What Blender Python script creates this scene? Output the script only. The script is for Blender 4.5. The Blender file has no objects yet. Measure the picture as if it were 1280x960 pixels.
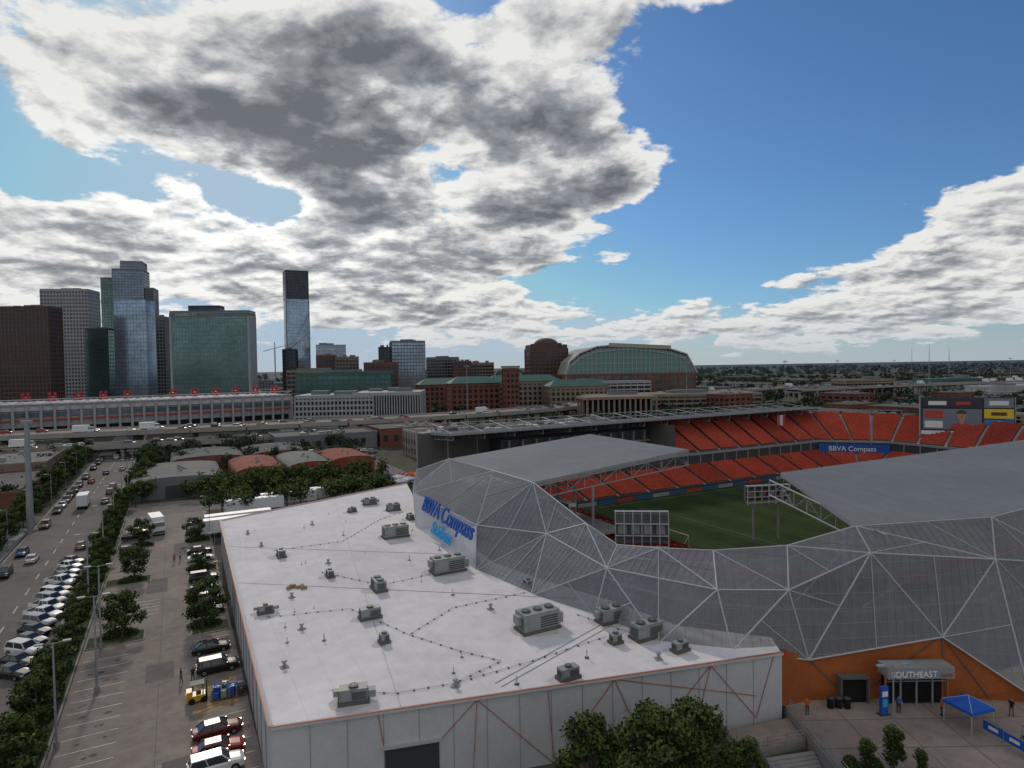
import bpy, math, random
from mathutils import Vector, Matrix
random.seed(7)
R=random.random
def U(a,b): return a+(b-a)*random.random()
ANG=math.radians(28.1); CA=math.cos(ANG); SA=math.sin(ANG)
def st(s,t): return (s*CA-t*SA, s*SA+t*CA)
scene=bpy.context.scene
COL=scene.collection

# ------------------------------------------------------------ materials
MATS={}
def mat(name,col,rough=0.8,metal=0.0,ns=0.0,amt=0.0,ns2=0.0,amt2=0.0,bump=0.0,bs=10.0,alpha=None,spec=None,stretch=None):
    if name in MATS: return MATS[name]
    m=bpy.data.materials.new(name); m.use_nodes=True
    nt=m.node_tree; b=nt.nodes['Principled BSDF']
    b.inputs['Base Color'].default_value=(*col,1); b.inputs['Roughness'].default_value=rough; b.inputs['Metallic'].default_value=metal
    if spec is None and rough>=.65: spec=.12
    if spec is not None: b.inputs['Specular IOR Level'].default_value=spec
    geo=nt.nodes.new('ShaderNodeNewGeometry'); pos=geo.outputs['Position']
    if stretch:
        mp=nt.nodes.new('ShaderNodeMapping'); mp.inputs['Scale'].default_value=stretch
        nt.links.new(pos,mp.inputs['Vector']); pos=mp.outputs['Vector']
    cur=None
    for s_,a_ in ((ns,amt),(ns2,amt2)):
        if s_>0:
            n=nt.nodes.new('ShaderNodeTexNoise'); n.inputs['Scale'].default_value=s_; n.inputs['Detail'].default_value=5; n.inputs['Roughness'].default_value=0.65
            nt.links.new(pos,n.inputs['Vector'])
            r=nt.nodes.new('ShaderNodeMapRange'); r.inputs[1].default_value=.3; r.inputs[2].default_value=.7
            r.inputs[3].default_value=1-a_; r.inputs[4].default_value=1+a_
            nt.links.new(n.outputs['Fac'],r.inputs[0])
            v=nt.nodes.new('ShaderNodeVectorMath'); v.operation='SCALE'
            if cur is None: v.inputs[0].default_value=col
            else: nt.links.new(cur,v.inputs[0])
            nt.links.new(r.outputs[0],v.inputs['Scale']); cur=v.outputs[0]
    if cur is not None: nt.links.new(cur,b.inputs['Base Color'])
    if bump>0:
        n=nt.nodes.new('ShaderNodeTexNoise'); n.inputs['Scale'].default_value=bs; n.inputs['Detail'].default_value=4
        nt.links.new(pos,n.inputs['Vector'])
        bp=nt.nodes.new('ShaderNodeBump'); bp.inputs['Strength'].default_value=bump; bp.inputs['Distance'].default_value=0.1
        nt.links.new(n.outputs['Fac'],bp.inputs['Height']); nt.links.new(bp.outputs[0],b.inputs['Normal'])
    if alpha is not None:
        tr=nt.nodes.new('ShaderNodeBsdfTransparent'); mx=nt.nodes.new('ShaderNodeMixShader'); mx.inputs[0].default_value=alpha
        out=nt.nodes['Material Output']
        nt.links.new(tr.outputs[0],mx.inputs[1]); nt.links.new(b.outputs[0],mx.inputs[2]); nt.links.new(mx.outputs[0],out.inputs['Surface'])
    MATS[name]=m; return m

m_wallw=mat('white_wall_panel',(.47,.47,.485),.65,0,.15,.10,2.,.05)
m_orange=mat('orange_trim',(.40,.13,.06),.6,0,.8,.1)
m_orwall=mat('orange_wall',(.30,.088,.028),.7,0,.3,.2,3,.1)
m_seat=mat('stadium_seats',(.43,.075,.045),.7,0,.12,.16,1.5,.3)
m_seat2=mat('stadium_seats_b',(.34,.058,.038),.7,0,.12,.16,1.5,.3)
m_conc=mat('concrete',(.28,.265,.25),.85,0,.1,.15,1.2,.1)
m_concd=mat('concrete_dark',(.12,.115,.11),.85,0,.1,.15,1.2,.1)
m_lot=mat('lot_concrete',(.25,.21,.18),.9,0,.06,.24,.7,.18,bump=.03,bs=3)
m_asph=mat('asphalt',(.165,.145,.13),.9,0,.05,.25,.6,.15)
m_plaza=mat('plaza_paving',(.27,.215,.18),.85,0,.1,.22,1.,.16)
m_mark=mat('white_paint',(.58,.56,.53),.7,0,2,.3)
m_yel=mat('yellow_paint',(.5,.27,.03),.7,0,2,.2)
m_grass=mat('grass',(.055,.07,.027),.95,0,.08,.3,1.5,.25)
m_metal=mat('grey_steel',(.27,.28,.29),.55,.2,.5,.1)
m_metald=mat('dark_steel',(.05,.052,.056),.6,.2)
m_white=mat('white_steel',(.42,.42,.44),.6,.1)
m_black=mat('black_rubber_and_recess',(.015,.015,.016),.8)
m_hvac=mat('hvac_metal',(.25,.265,.25),.6,.15,1.2,.18,.2,.1)
m_hvacd=mat('hvac_louver',(.06,.07,.07),.6,.2)
m_mesh=mat('perforated_panel',(.25,.255,.28),.75,.1,.12,.14,1.5,.08,alpha=.66)
m_solid=mat('white_panel',(.50,.50,.52),.6,.0,.2,.10)
m_blue=mat('blue_sign',(.012,.08,.36),.5)
m_cyan=mat('cyan_sign',(.04,.34,.66),.5)
m_glassd=mat('dark_glass',(.02,.025,.03),.08,0,spec=.8)
m_trunk=mat('bark',(.10,.075,.05),.9,0,3,.3)
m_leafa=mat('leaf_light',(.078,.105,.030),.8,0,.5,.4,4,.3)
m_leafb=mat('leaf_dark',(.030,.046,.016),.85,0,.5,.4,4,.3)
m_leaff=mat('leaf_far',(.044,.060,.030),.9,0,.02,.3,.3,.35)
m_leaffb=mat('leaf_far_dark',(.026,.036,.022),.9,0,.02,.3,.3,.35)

def seam_mat(name,col,pitch,angle,amt=.15,rough=.7,metal=0.,ba=.08):
    m=mat(name,col,rough,metal,.05,ba,.45,ba*.7); nt=m.node_tree; b=nt.nodes['Principled BSDF']
    src=b.inputs['Base Color'].links[0].from_socket
    geo=nt.nodes.new('ShaderNodeNewGeometry'); mp=nt.nodes.new('ShaderNodeMapping'); mp.vector_type='POINT'
    mp.inputs['Rotation'].default_value=(0,0,angle); nt.links.new(geo.outputs['Position'],mp.inputs['Vector'])
    sx=nt.nodes.new('ShaderNodeSeparateXYZ'); nt.links.new(mp.outputs[0],sx.inputs[0])
    a=nt.nodes.new('ShaderNodeMath'); a.operation='DIVIDE'; a.inputs[1].default_value=pitch; nt.links.new(sx.outputs['X'],a.inputs[0])
    f=nt.nodes.new('ShaderNodeMath'); f.operation='FRACT'; nt.links.new(a.outputs[0],f.inputs[0])
    l=nt.nodes.new('ShaderNodeMath'); l.operation='LESS_THAN'; l.inputs[1].default_value=.09/pitch*1.0; nt.links.new(f.outputs[0],l.inputs[0])
    r=nt.nodes.new('ShaderNodeMapRange'); r.inputs[3].default_value=1; r.inputs[4].default_value=1-amt; nt.links.new(l.outputs[0],r.inputs[0])
    v=nt.nodes.new('ShaderNodeVectorMath'); v.operation='SCALE'; nt.links.new(src,v.inputs[0]); nt.links.new(r.outputs[0],v.inputs['Scale'])
    nt.links.new(v.outputs[0],b.inputs['Base Color']); return m
m_canopy=seam_mat('canopy_roof_seamed',(.185,.195,.205),2.4,-ANG,.22,.75,0,.1)
m_canopyf=seam_mat('far_canopy_roof',(.10,.105,.11),2.4,-ANG,.22,.8,0)
m_roofw=seam_mat('roof_membrane_seamed',(.66,.625,.625),3.0,-ANG,.09,.8,0,.13)

m_pitch=mat('pitch_grass',(.036,.056,.019),.95,0,.15,.2,2,.15,spec=.03)
nt=m_pitch.node_tree; b=nt.nodes['Principled BSDF']; src=b.inputs['Base Color'].links[0].from_socket
g=nt.nodes.new('ShaderNodeNewGeometry'); mp=nt.nodes.new('ShaderNodeMapping'); mp.inputs['Rotation'].default_value=(0,0,-ANG); nt.links.new(g.outputs['Position'],mp.inputs['Vector'])
sx=nt.nodes.new('ShaderNodeSeparateXYZ'); nt.links.new(mp.outputs[0],sx.inputs[0])
a=nt.nodes.new('ShaderNodeMath'); a.operation='PINGPONG'; a.inputs[1].default_value=5.5; nt.links.new(sx.outputs['X'],a.inputs[0])
l=nt.nodes.new('ShaderNodeMath'); l.operation='GREATER_THAN'; l.inputs[1].default_value=2.75; nt.links.new(a.outputs[0],l.inputs[0])
r=nt.nodes.new('ShaderNodeMapRange'); r.inputs[3].default_value=.9; r.inputs[4].default_value=1.1; nt.links.new(l.outputs[0],r.inputs[0])
v=nt.nodes.new('ShaderNodeVectorMath'); v.operation='SCALE'; nt.links.new(src,v.inputs[0]); nt.links.new(r.outputs[0],v.inputs['Scale']); nt.links.new(v.outputs[0],b.inputs['Base Color'])

# ------------------------------------------------------------ mesh builder
class MB:
    def __init__(s): s.v=[];s.f=[];s.m=[];s.mats=[]
    def mi(s,m):
        if m not in s.mats: s.mats.append(m)
        return s.mats.index(m)
    def face(s,pts,m):
        i=len(s.v); s.v.extend([tuple(p) for p in pts]); s.f.append(tuple(range(i,i+len(pts)))); s.m.append(s.mi(m))
    def box(s,c,size,m,rot=0.0,top=None):
        hx,hy,hz=size[0]/2,size[1]/2,size[2]/2; cr,sr=math.cos(rot),math.sin(rot); i=len(s.v)
        for dz in (-hz,hz):
            for dx,dy in ((-hx,-hy),(hx,-hy),(hx,hy),(-hx,hy)):
                s.v.append((c[0]+dx*cr-dy*sr,c[1]+dx*sr+dy*cr,c[2]+dz))
        k=s.mi(m); kt=s.mi(top) if top else k
        for q,mm in (((0,3,2,1),k),((4,5,6,7),kt),((0,1,5,4),k),((1,2,6,5),k),((2,3,7,6),k),((3,0,4,7),k)):
            s.f.append(tuple(i+j for j in q)); s.m.append(mm)
    def prism(s,poly,z0,z1,m,top=None):
        n=len(poly)
        ar=sum(poly[i][0]*poly[(i+1)%n][1]-poly[(i+1)%n][0]*poly[i][1] for i in range(n))
        if ar<0: poly=list(reversed(poly))
        for i in range(n):
            a,b=poly[i],poly[(i+1)%n]
            s.face([(a[0],a[1],z0),(b[0],b[1],z0),(b[0],b[1],z1),(a[0],a[1],z1)],m)
        s.face([(p[0],p[1],z1) for p in poly],top or m)
    def tube(s,p0,p1,r0,m,r1=None,n=6,cap=True):
        if r1 is None: r1=r0
        p0=Vector(p0);p1=Vector(p1);d=p1-p0
        if d.length<1e-6: return
        d.normalize(); a=d.orthogonal().normalized(); b=d.cross(a); i=len(s.v); k=s.mi(m)
        for p,r in ((p0,r0),(p1,r1)):
            for j in range(n):
                t=2*math.pi*j/n; q=p+a*(math.cos(t)*r)+b*(math.sin(t)*r); s.v.append(tuple(q))
        for j in range(n):
            s.f.append((i+j,i+(j+1)%n,i+n+(j+1)%n,i+n+j)); s.m.append(k)
        if cap:
            s.f.append(tuple(i+n+j for j in range(n))); s.m.append(k)
            s.f.append(tuple(i+n-1-j for j in range(n))); s.m.append(k)
    def beam(s,p0,p1,w,h,m):
        p0=Vector(p0);p1=Vector(p1);d=(p1-p0).normalized(); up=Vector((0,0,1))
        if abs(d.z)>.95: up=Vector((0,1,0))
        a=d.cross(up).normalized()*w/2; b=a.cross(d).normalized()*h/2; i=len(s.v); k=s.mi(m)
        for p in (p0,p1):
            for q in (a+b,-a+b,-a-b,a-b): s.v.append(tuple(p+q))
        for q in ((0,1,2,3),(7,6,5,4),(0,4,5,1),(1,5,6,2),(2,6,7,3),(3,7,4,0)):
            s.f.append(tuple(i+j for j in q)); s.m.append(k)
    def mesh(s,name):
        me=bpy.data.meshes.new(name); me.from_pydata(s.v,[],s.f)
        for m in s.mats: me.materials.append(m)
        me.polygons.foreach_set('material_index',s.m); me.update(); return me
    def obj(s,name,parent=None,loc=(0,0,0),rot=0,scale=1):
        return put(s.mesh(name),name,loc,rot,scale,parent)
def put(me,name,loc=(0,0,0),rot=0.0,scale=1,parent=None):
    o=bpy.data.objects.new(name,me); COL.objects.link(o); o.location=loc; o.rotation_euler=(0,0,rot)
    o.scale=(scale,)*3 if not isinstance(scale,(tuple,list)) else scale
    if parent: o.parent=parent
    return o
def empty(name):
    o=bpy.data.objects.new(name,None); COL.objects.link(o); return o
def text(body,name,origin,xd,yd,size,m,parent=None,extrude=.05,bold=0.0):
    c=bpy.data.curves.new(name,'FONT'); c.body=body; c.size=size; c.extrude=extrude; c.offset=bold; c.materials.append(m)
    o=bpy.data.objects.new(name,c); COL.objects.link(o)
    x=Vector(xd).normalized(); y=Vector(yd); y=(y-x*y.dot(x)).normalized(); z=x.cross(y)
    M=Matrix((x,y,z)).transposed().to_4x4(); M.translation=Vector(origin); o.matrix_world=M
    if parent: o.parent=parent
    return o

# ------------------------------------------------------------ camera
cam=bpy.data.cameras.new('camera'); co=bpy.data.objects.new('camera',cam); COL.objects.link(co); scene.camera=co
cam.sensor_width=36; cam.lens=22.2; cam.clip_end=60000; cam.clip_start=.5
co.matrix_world=Matrix.Translation((0,0,36))@Matrix.Rotation(math.radians(90-1.52),4,'X')@Matrix.Rotation(math.radians(-0.92),4,'Z')
scene.view_settings.view_transform='Standard'; scene.view_settings.look='None'; scene.view_settings.exposure=0

# ------------------------------------------------------------ sky
SUN_AZ=math.radians(-24); SUN_EL=math.radians(30)
w=bpy.data.worlds.new('World'); scene.world=w; w.use_nodes=True; nt=w.node_tree; nt.nodes.clear()
def lk(a,b): nt.links.new(a,b)
def MA(op,a,b=None,c=None,clamp=False):
    n=nt.nodes.new('ShaderNodeMath'); n.operation=op; n.use_clamp=clamp
    for i,x in enumerate((a,b,c)):
        if x is None: continue
        if isinstance(x,(int,float)): n.inputs[i].default_value=x
        else: lk(x,n.inputs[i])
    return n.outputs[0]
def VM(op,a,b=None,sc=None):
    n=nt.nodes.new('ShaderNodeVectorMath'); n.operation=op
    for i,x in enumerate((a,b)):
        if x is None: continue
        if isinstance(x,tuple): n.inputs[i].default_value=x
        else: lk(x,n.inputs[i])
    if sc is not None:
        if isinstance(sc,(int,float)): n.inputs['Scale'].default_value=sc
        else: lk(sc,n.inputs['Scale'])
    return n.outputs[0]
def SS(x,a,b,c=0.,d=1.):
    n=nt.nodes.new('ShaderNodeMapRange'); n.interpolation_type='SMOOTHSTEP'; lk(x,n.inputs[0])
    for i,q in enumerate((a,b,c,d)): n.inputs[1+i].default_value=q
    return n.outputs[0]
tc=nt.nodes.new('ShaderNodeTexCoord'); D=tc.outputs['Generated']
sep=nt.nodes.new('ShaderNodeSeparateXYZ'); lk(D,sep.inputs[0]); X,Y,Z=sep.outputs
az=MA('MULTIPLY',MA('ARCTAN2',X,Y),57.2958); el=MA('MULTIPLY',MA('ARCSINE',Z),57.2958)
sky=nt.nodes.new('ShaderNodeTexSky'); sky.sky_type='NISHITA'; sky.sun_disc=False; sky.sun_elevation=SUN_EL; sky.sun_rotation=SUN_AZ
sky.air_density=1.0; sky.dust_density=.5; sky.ozone_density=2.0
def gb(a0,e0,ra,re):
    dx=MA('MULTIPLY_ADD',az,1/ra,-a0/ra); dy=MA('MULTIPLY_ADD',el,1/re,-e0/re)
    return MA('EXPONENT',MA('MULTIPLY',MA('ADD',MA('MULTIPLY',dx,dx),MA('MULTIPLY',dy,dy)),-1.0))
blobs=[(-26,23,20,8,1.15),(-12,20,11,9,1.05),(3,20.5,9,8,1),(8.5,15.5,6,4,.7),(17,30,8,3.5,.85),(-6,12,11,5,1.0),(-28,9.5,14,3.4,.95),
(-38,9,8,5,.9),(-12,7.5,10,3.4,.85),(-3,4.5,10,2.4,.75),(38,9.5,8,4.6,1.15),(32,5.5,10,2.8,1.0),(20,3.0,20,2.2,.95),(-30,4,16,2.5,.6),
(32,23.5,3.5,1.2,.45),(37.5,19.5,2.5,1.0,.45),(14,11,4,1.2,.40),
(26,17,9,6,-.9),(18,11,8,3,-.35),(-3.5,31,3.5,2.4,-1.1),(-37,14,4,1.5,-.75),(-20,13.8,4.5,1.4,-.70)]
mask=None
for (a0,e0,ra,re,wt) in blobs:
    gx=MA('MULTIPLY',gb(a0,e0,ra,re),wt)
    mask=gx if mask is None else MA('ADD',mask,gx)
back=SS(Y,.45,-.1)            # unseen cloud cover added off camera to neutralise ambient light
mask=MA('MINIMUM',MA('ADD',mask,MA('MULTIPLY',back,.8)),1.2)
zz=MA('ADD',MA('MAXIMUM',Z,0.0),.22)
cmb=nt.nodes.new('ShaderNodeCombineXYZ'); lk(MA('DIVIDE',X,zz),cmb.inputs[0]); lk(MA('DIVIDE',Y,zz),cmb.inputs[1]); cmb.inputs[2].default_value=3.7
Q=cmb.outputs[0]
qs=math.cos(SUN_EL)/(math.sin(SUN_EL)+.22)
tosun=VM('SCALE',VM('NORMALIZE',VM('SUBTRACT',(math.sin(SUN_AZ)*qs,math.cos(SUN_AZ)*qs,3.7),Q)),None,.055)
def fbm(vec,scale,det,rough,dist=0.0):
    n=nt.nodes.new('ShaderNodeTexNoise'); n.inputs['Scale'].default_value=scale; n.inputs['Detail'].default_value=det; n.inputs['Roughness'].default_value=rough; n.inputs['Distortion'].default_value=dist
    lk(vec,n.inputs['Vector']); return n.outputs['Fac']
n1=fbm(Q,3.0,9,.58,.12)
n2=fbm(VM('ADD',Q,tosun),3.0,6,.58,.12)
n3=fbm(VM('ADD',Q,(5.,2.,1.)),8.5,6,.6,.25)
dens=MA('ADD',MA('MULTIPLY_ADD',n1,1.20,MA('MULTIPLY',mask,.42)),MA('MULTIPLY',n3,.22))
alpha=SS(dens,.935,1.015)
thick=SS(dens,.99,1.32)
lit=MA('MULTIPLY',MA('SUBTRACT',n1,n2),5.0)
dark=MA('ADD',MA('MULTIPLY',gb(-10,20,26,11),.85),.42)
tk=MA('MULTIPLY',thick,dark)
puff=MA('MULTIPLY',MA('SUBTRACT',.5,n3),.9)
shade=MA('SUBTRACT',MA('ADD',MA('ADD',1.02,MA('MULTIPLY',lit,.85)),puff),MA('MULTIPLY',tk,.84),None,True)
glow=gb(-22,12,15,6)
cr=nt.nodes.new('ShaderNodeValToRGB'); e=cr.color_ramp.elements
e[0].position=0; e[0].color=(.155,.165,.185,1); e[1].position=1; e[1].color=(.93,.92,.89,1)
e2=cr.color_ramp.elements.new(.45); e2.color=(.34,.355,.38,1)
lk(shade,cr.inputs[0])
ccol=VM('SCALE',cr.outputs[0],None,MA('ADD',MA('ADD',.90,MA('MULTIPLY',back,-.06)),MA('MULTIPLY',glow,.30)))
skm=VM('MULTIPLY',sky.outputs[0],(.042,.064,.086))
skc=VM('MINIMUM',skm,(.40,.54,.68))
mix=nt.nodes.new('ShaderNodeMix'); mix.data_type='RGBA'; lk(MA('MULTIPLY',alpha,.97),mix.inputs[0]); lk(skc,mix.inputs[6]); lk(ccol,mix.inputs[7])
hz=SS(el,-1.,6.0,.80,0.)
mix2=nt.nodes.new('ShaderNodeMix'); mix2.data_type='RGBA'; lk(hz,mix2.inputs[0]); lk(mix.outputs[2],mix2.inputs[6]); mix2.inputs[7].default_value=(.44,.50,.56,1)
bg=nt.nodes.new('ShaderNodeBackground'); bg.inputs[1].default_value=1.0; lk(mix2.outputs[2],bg.inputs[0])
ow=nt.nodes.new('ShaderNodeOutputWorld'); lk(bg.outputs[0],ow.inputs[0])
sl=bpy.data.lights.new('sun','SUN'); sl.energy=1.5; sl.angle=math.radians(5); sl.color=(1,.90,.76)
so_=bpy.data.objects.new('sun',sl); COL.objects.link(so_)
sd=Vector((math.sin(SUN_AZ)*math.cos(SUN_EL),math.cos(SUN_AZ)*math.cos(SUN_EL),math.sin(SUN_EL)))
so_.rotation_euler=sd.to_track_quat('Z','Y').to_euler(); so_.location=sd*500

# ------------------------------------------------------------ ground
m_ground=mat('ground_soil',(.080,.078,.055),.95,0,.012,.45,.15,.3)
m_groundf=mat('ground_far',(.070,.085,.080),.95,0,.002,.3,.02,.3)  # distance haze is put into this bluish far-ground colour
gm=MB(); gs=[-24000,-6000,-2000,-900,-400,-150,0,150,400,900,2000,6000,24000]
for i in range(len(gs)-1):
    for j in range(len(gs)-1):
        far=max(abs(gs[i]),abs(gs[i+1]),abs(gs[j]),abs(gs[j+1]))>2000
        gm.face([(gs[i],gs[j],0),(gs[i+1],gs[j],0),(gs[i+1],gs[j+1],0),(gs[i],gs[j+1],0)],m_groundf if far else m_ground)
gm.obj('ground')
def sheet(mb,s0,s1,t0,t1,z,m):
    mb.face([(*st(s0,t0),z),(*st(s1,t0),z),(*st(s1,t1),z),(*st(s0,t1),z)],m)
m_stain=mat('oil_stain',(.11,.095,.085),.8,0,1.5,.3)
m_patch=mat('asphalt_patch',(.155,.135,.12),.9,0,.5,.2)
lot=MB(); sheet(lot,-11.5,6.2,20,200,.02,m_lot)
for k in range(60):
    t=50+k*2.75
    if t>165: break
    if not any(abs(t-q)<4 for q in (100,127,152)):
        sheet(lot,-11,-6,t,t+.13,.036,m_mark)
        for _ in range(2):
            s_,t_,r_=U(-10,-7),t+1.4+U(-.3,.3),U(.12,.35)
            lot.face([(*st(s_+r_*U(.8,1.6)*math.cos(a),t_+r_*math.sin(a)),.030+.0004*(_+k%3)) for a in [j*.785 for j in range(8)]],m_stain)
    if not any(abs(t-q)<4 for q in (77,98,128)) : sheet(lot,1.2,5.8,t,t+.13,.036,m_mark)
for k in range(9):
    t=73+k*.8
    lot.face([(*st(.8,t),.04),(*st(5.4,t+1.5),.04),(*st(5.4,t+1.72),.04),(*st(.8,t+.22),.04)],m_yel)
for k in range(5):
    t=108+k*1.6; sheet(lot,-10,-3,t,t+.15,.04,m_mark)
sheet(lot,-2.6,-2.55,30,190,.027,m_concd)
for t in range(30,190,9): sheet(lot,-11,6,t,t+.05,.025,m_concd)
for (a,b,c,d) in ((-4,-1,84,89),(-2,1,62,66),(-5,-2,118,126),(-1,1,140,150)): sheet(lot,a,b,c,d,.0285,m_patch)
lot.obj('parking_lot')
isl=MB()
def kerbed(s0,s1,t0,t1):
    isl.prism([st(s0,t0),st(s1,t0),st(s1,t1),st(s0,t1)],0.0,.14,m_conc,m_conc)
    isl.prism([st(s0+.2,t0+.2),st(s1-.2,t0+.2),st(s1-.2,t1-.2),st(s0+.2,t1-.2)],.14,.17,m_grass,m_grass)
for t in (100,127,152): kerbed(-11.4,-4.5,t-2,t+2)
for t in (98,128,150): kerbed(1,6,t-2,t+2)
kerbed(-14.6,-11.6,30,205)
isl.obj('planted_kerb_island')
def road(name,s0,s1,t0,t1,along,dash=True):
    mb=MB(); sheet(mb,s0,s1,t0,t1,.024,m_asph)
    if along=='t':
        c=(s0+s1)/2
        for t in range(int(t0),int(t1),9): sheet(mb,c-.08,c+.08,t,t+3.5,.04,m_mark)
        for e_ in (s0,s1-.3): mb.prism([st(e_-.15,t0),st(e_+.3,t0),st(e_+.3,t1),st(e_-.15,t1)],0,.13,m_conc)
    else:
        c=(t0+t1)/2
        for s in range(int(s0),int(s1),9): sheet(mb,s,s+3.5,c-.08,c+.08,.04,m_mark)
    return mb.obj(name)
road('street',-30,-15,20,800,'t')
road('street',-700,-30.4,186,198,'s')
road('street',-14.4,60,182,194,'s')
road('street',-130,-118,60,700,'t')
road('street',56,70,200,700,'t')
sw=MB(); sheet(sw,-36,-30.6,20,184,.03,m_conc); sw.obj('pavement')

# ------------------------------------------------------------ trees
def leafcard(V,F,MI,p,n,size,mi):
    a=n.orthogonal().normalized(); b=n.cross(a); th=U(0,6.28); u=a*math.cos(th)+b*math.sin(th); v_=n.cross(u)
    i=len(V); s=size*U(.6,1.3)
    V.extend([tuple(p-u*s),tuple(p+v_*s*.6),tuple(p+u*s),tuple(p-v_*s*.6)]); F.append((i,i+1,i+2,i+3)); MI.append(mi)
def rdir():
    while True:
        q=Vector((U(-1,1),U(-1,1),U(-1,1)))
        if .05<q.length<1: return q.normalized()
def tree_mesh(name,h,cr,nl,ls,trunk=.3,nlobe=13,low=.28):
    mb=MB(); r=.028*h
    mb.tube((0,0,0),(U(-.1,.1),U(-.1,.1),h*.4),r,m_trunk,r*.65,8)
    lobes=[]
    for k in range(nlobe):
        a=k*2.4+U(-.3,.3); zf=low+(.93-low)*((k+.5)/nlobe); rr=cr*math.sin(math.pi*min(.98,max(.12,(zf-low+.12)/(1.12-low))))*U(.45,.9)
        c=Vector((math.cos(a)*rr,math.sin(a)*rr,h*zf)); lr=cr*U(.24,.42); lobes.append((c,lr))
        mb.tube((0,0,h*U(.2,.4)),tuple(c),r*.4,m_trunk,r*.1,5,False)
    ma=mb.mi(m_leafa); mbk=mb.mi(m_leafb)
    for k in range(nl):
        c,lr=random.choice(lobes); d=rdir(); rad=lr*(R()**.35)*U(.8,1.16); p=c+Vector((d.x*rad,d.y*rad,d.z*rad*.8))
        n=(d+rdir()*.9).normalized(); lit=(d.z+U(-.7,.7))>.05  # upper sides take the lighter leaf, sunlight put in the colour
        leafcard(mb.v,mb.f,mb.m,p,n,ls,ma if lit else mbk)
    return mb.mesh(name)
TR=[tree_mesh('oak_tree',6.5,2.9,2300,.22),tree_mesh('oak_tree',7.5,2.7,2300,.23),tree_mesh('oak_tree',6,2.5,1900,.21)]
BIG=[tree_mesh('live_oak_tree',10.5,4.2,10000,.19,nlobe=24,low=.15),tree_mesh('live_oak_tree',10,3.6,9000,.19,nlobe=22,low=.12)]
def bush_mesh(name,l,wd,h,n,ls):
    mb=MB(); ma=mb.mi(m_leafa); mk=mb.mi(m_leafb)
    for k in range(int(n/220)+2): mb.tube((U(-l/2,l/2)*.8,U(-wd/2,wd/2)*.6,0),(U(-l/2,l/2)*.8,U(-wd/2,wd/2)*.6,h*.7),.04,m_trunk,.01,4)
    for k in range(n):
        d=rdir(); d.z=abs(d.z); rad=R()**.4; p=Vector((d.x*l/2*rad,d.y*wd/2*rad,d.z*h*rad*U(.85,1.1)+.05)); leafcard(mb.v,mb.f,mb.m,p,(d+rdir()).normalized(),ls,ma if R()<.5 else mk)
    return mb.mesh(name)
BU=[bush_mesh('hedge_bush',5.5,2.6,1.2,1300,.17),bush_mesh('hedge_bush',3,2.4,1.4,900,.17)]
def tree(s,t,k=None,sc=1):
    x,y=st(s,t); put(TR[k if k is not None else random.randrange(3)],'oak_tree',(x,y,.1),U(0,6),sc*U(.9,1.1))
for s,t,sc in ((-7.2,100,1.05),(-7,127,1.0),(-7,152,.9),(2.6,98,1.1),(3.2,128,.6),(3,150,.9)): tree(s,t,None,sc)
for s,t,k in ((-7.6,101,0),(-7.4,126.5,0),(2.8,99,0),(3.2,128,0),(3.4,150,0),(-7,151,0)):
    x,y=st(s,t); put(BU[k],'hedge_bush',(x,y,.1),ANG,U(.8,1))
t=54
while t<205:
    tree(-13.2+U(-.4,.4),t,None,U(.6,.95) if t<150 else .8)
    x,y=st(-13.1,t+2.5); put(BU[0],'hedge_bush',(x,y,.12),ANG+math.pi/2,U(.8,1))
    t+=U(5,7.5)
for k in range(34):
    t=120+k*6; tree(-33.5+U(-1,1),t,None,U(.8,1.3))
for k in range(14): tree(-10+U(-2,2),205+k*9,None,U(.9,1.3))
for (x,y,k,sc) in ((10.3,47.0,0,1.0),(14.0,49.6,1,.95),(5.8,48.4,1,.90),(19.0,51.5,1,.5),(2.6,44.5,1,.4)):
    put(BIG[k],'live_oak_tree',(x,y,0),U(0,6),sc)
for (s,t,sc) in ((-13,63,.9),(-13.4,70,1.0),(-13,77,.9)): tree(s,t,None,sc)

def tree_mass(name,pts,q=70,ls=.9,m=None,m2=None):
    mb=MB(); k=mb.mi(m or m_leaff); k2=mb.mi(m2 or m_leaffb)
    for (x,y,h,r) in pts:
        mb.tube((x,y,0),(x,y,h*.5),.2,m_trunk,.12,4,False)
        lob=[(Vector((x+U(-.5,.5)*r,y+U(-.5,.5)*r,h*U(.45,.8))),r*U(.45,.7)) for _ in range(5)]
        for j in range(q):
            c,lr=random.choice(lob); d=rdir(); p=c+d*lr*(R()**.3)*U(.8,1.15)
            leafcard(mb.v,mb.f,mb.m,p,(d+rdir()*.7).normalized(),ls,k if d.z+U(-.5,.5)>0 else k2)  # crown tops lighter, undersides darker: light and shade set by leaf colour
    return mb.obj(name)
pts=[]
for k in range(110):
    s=U(-12,52);t=U(170,207)
    if 181<t<195: continue
    if s>6 or t>196: pts.append((*st(s,t),U(5,8.5),U(2.4,3.8)))
for k in range(34): pts.append((*st(U(8,60),U(195.5,205)),U(5.5,8.5),U(2.8,3.8)))
for k in range(14): pts.append((*st(U(36,52),U(165,181)),U(6,8),U(2.8,3.6)))
tree_mass('tree_belt',pts,170,.45,m_leafa,m_leafb)
pts=[(*st(U(-120,-38),U(150,330)),U(5,9),U(2.5,4)) for _ in range(110)]+[(*st(U(-10,70),U(244,330)),U(6,9),U(3,4)) for _ in range(90)]+[(*st(U(-13,-9),U(205,330)),U(5,8),U(2.5,3.5)) for _ in range(20)]
tree_mass('tree_belt',pts,110,.6)

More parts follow.
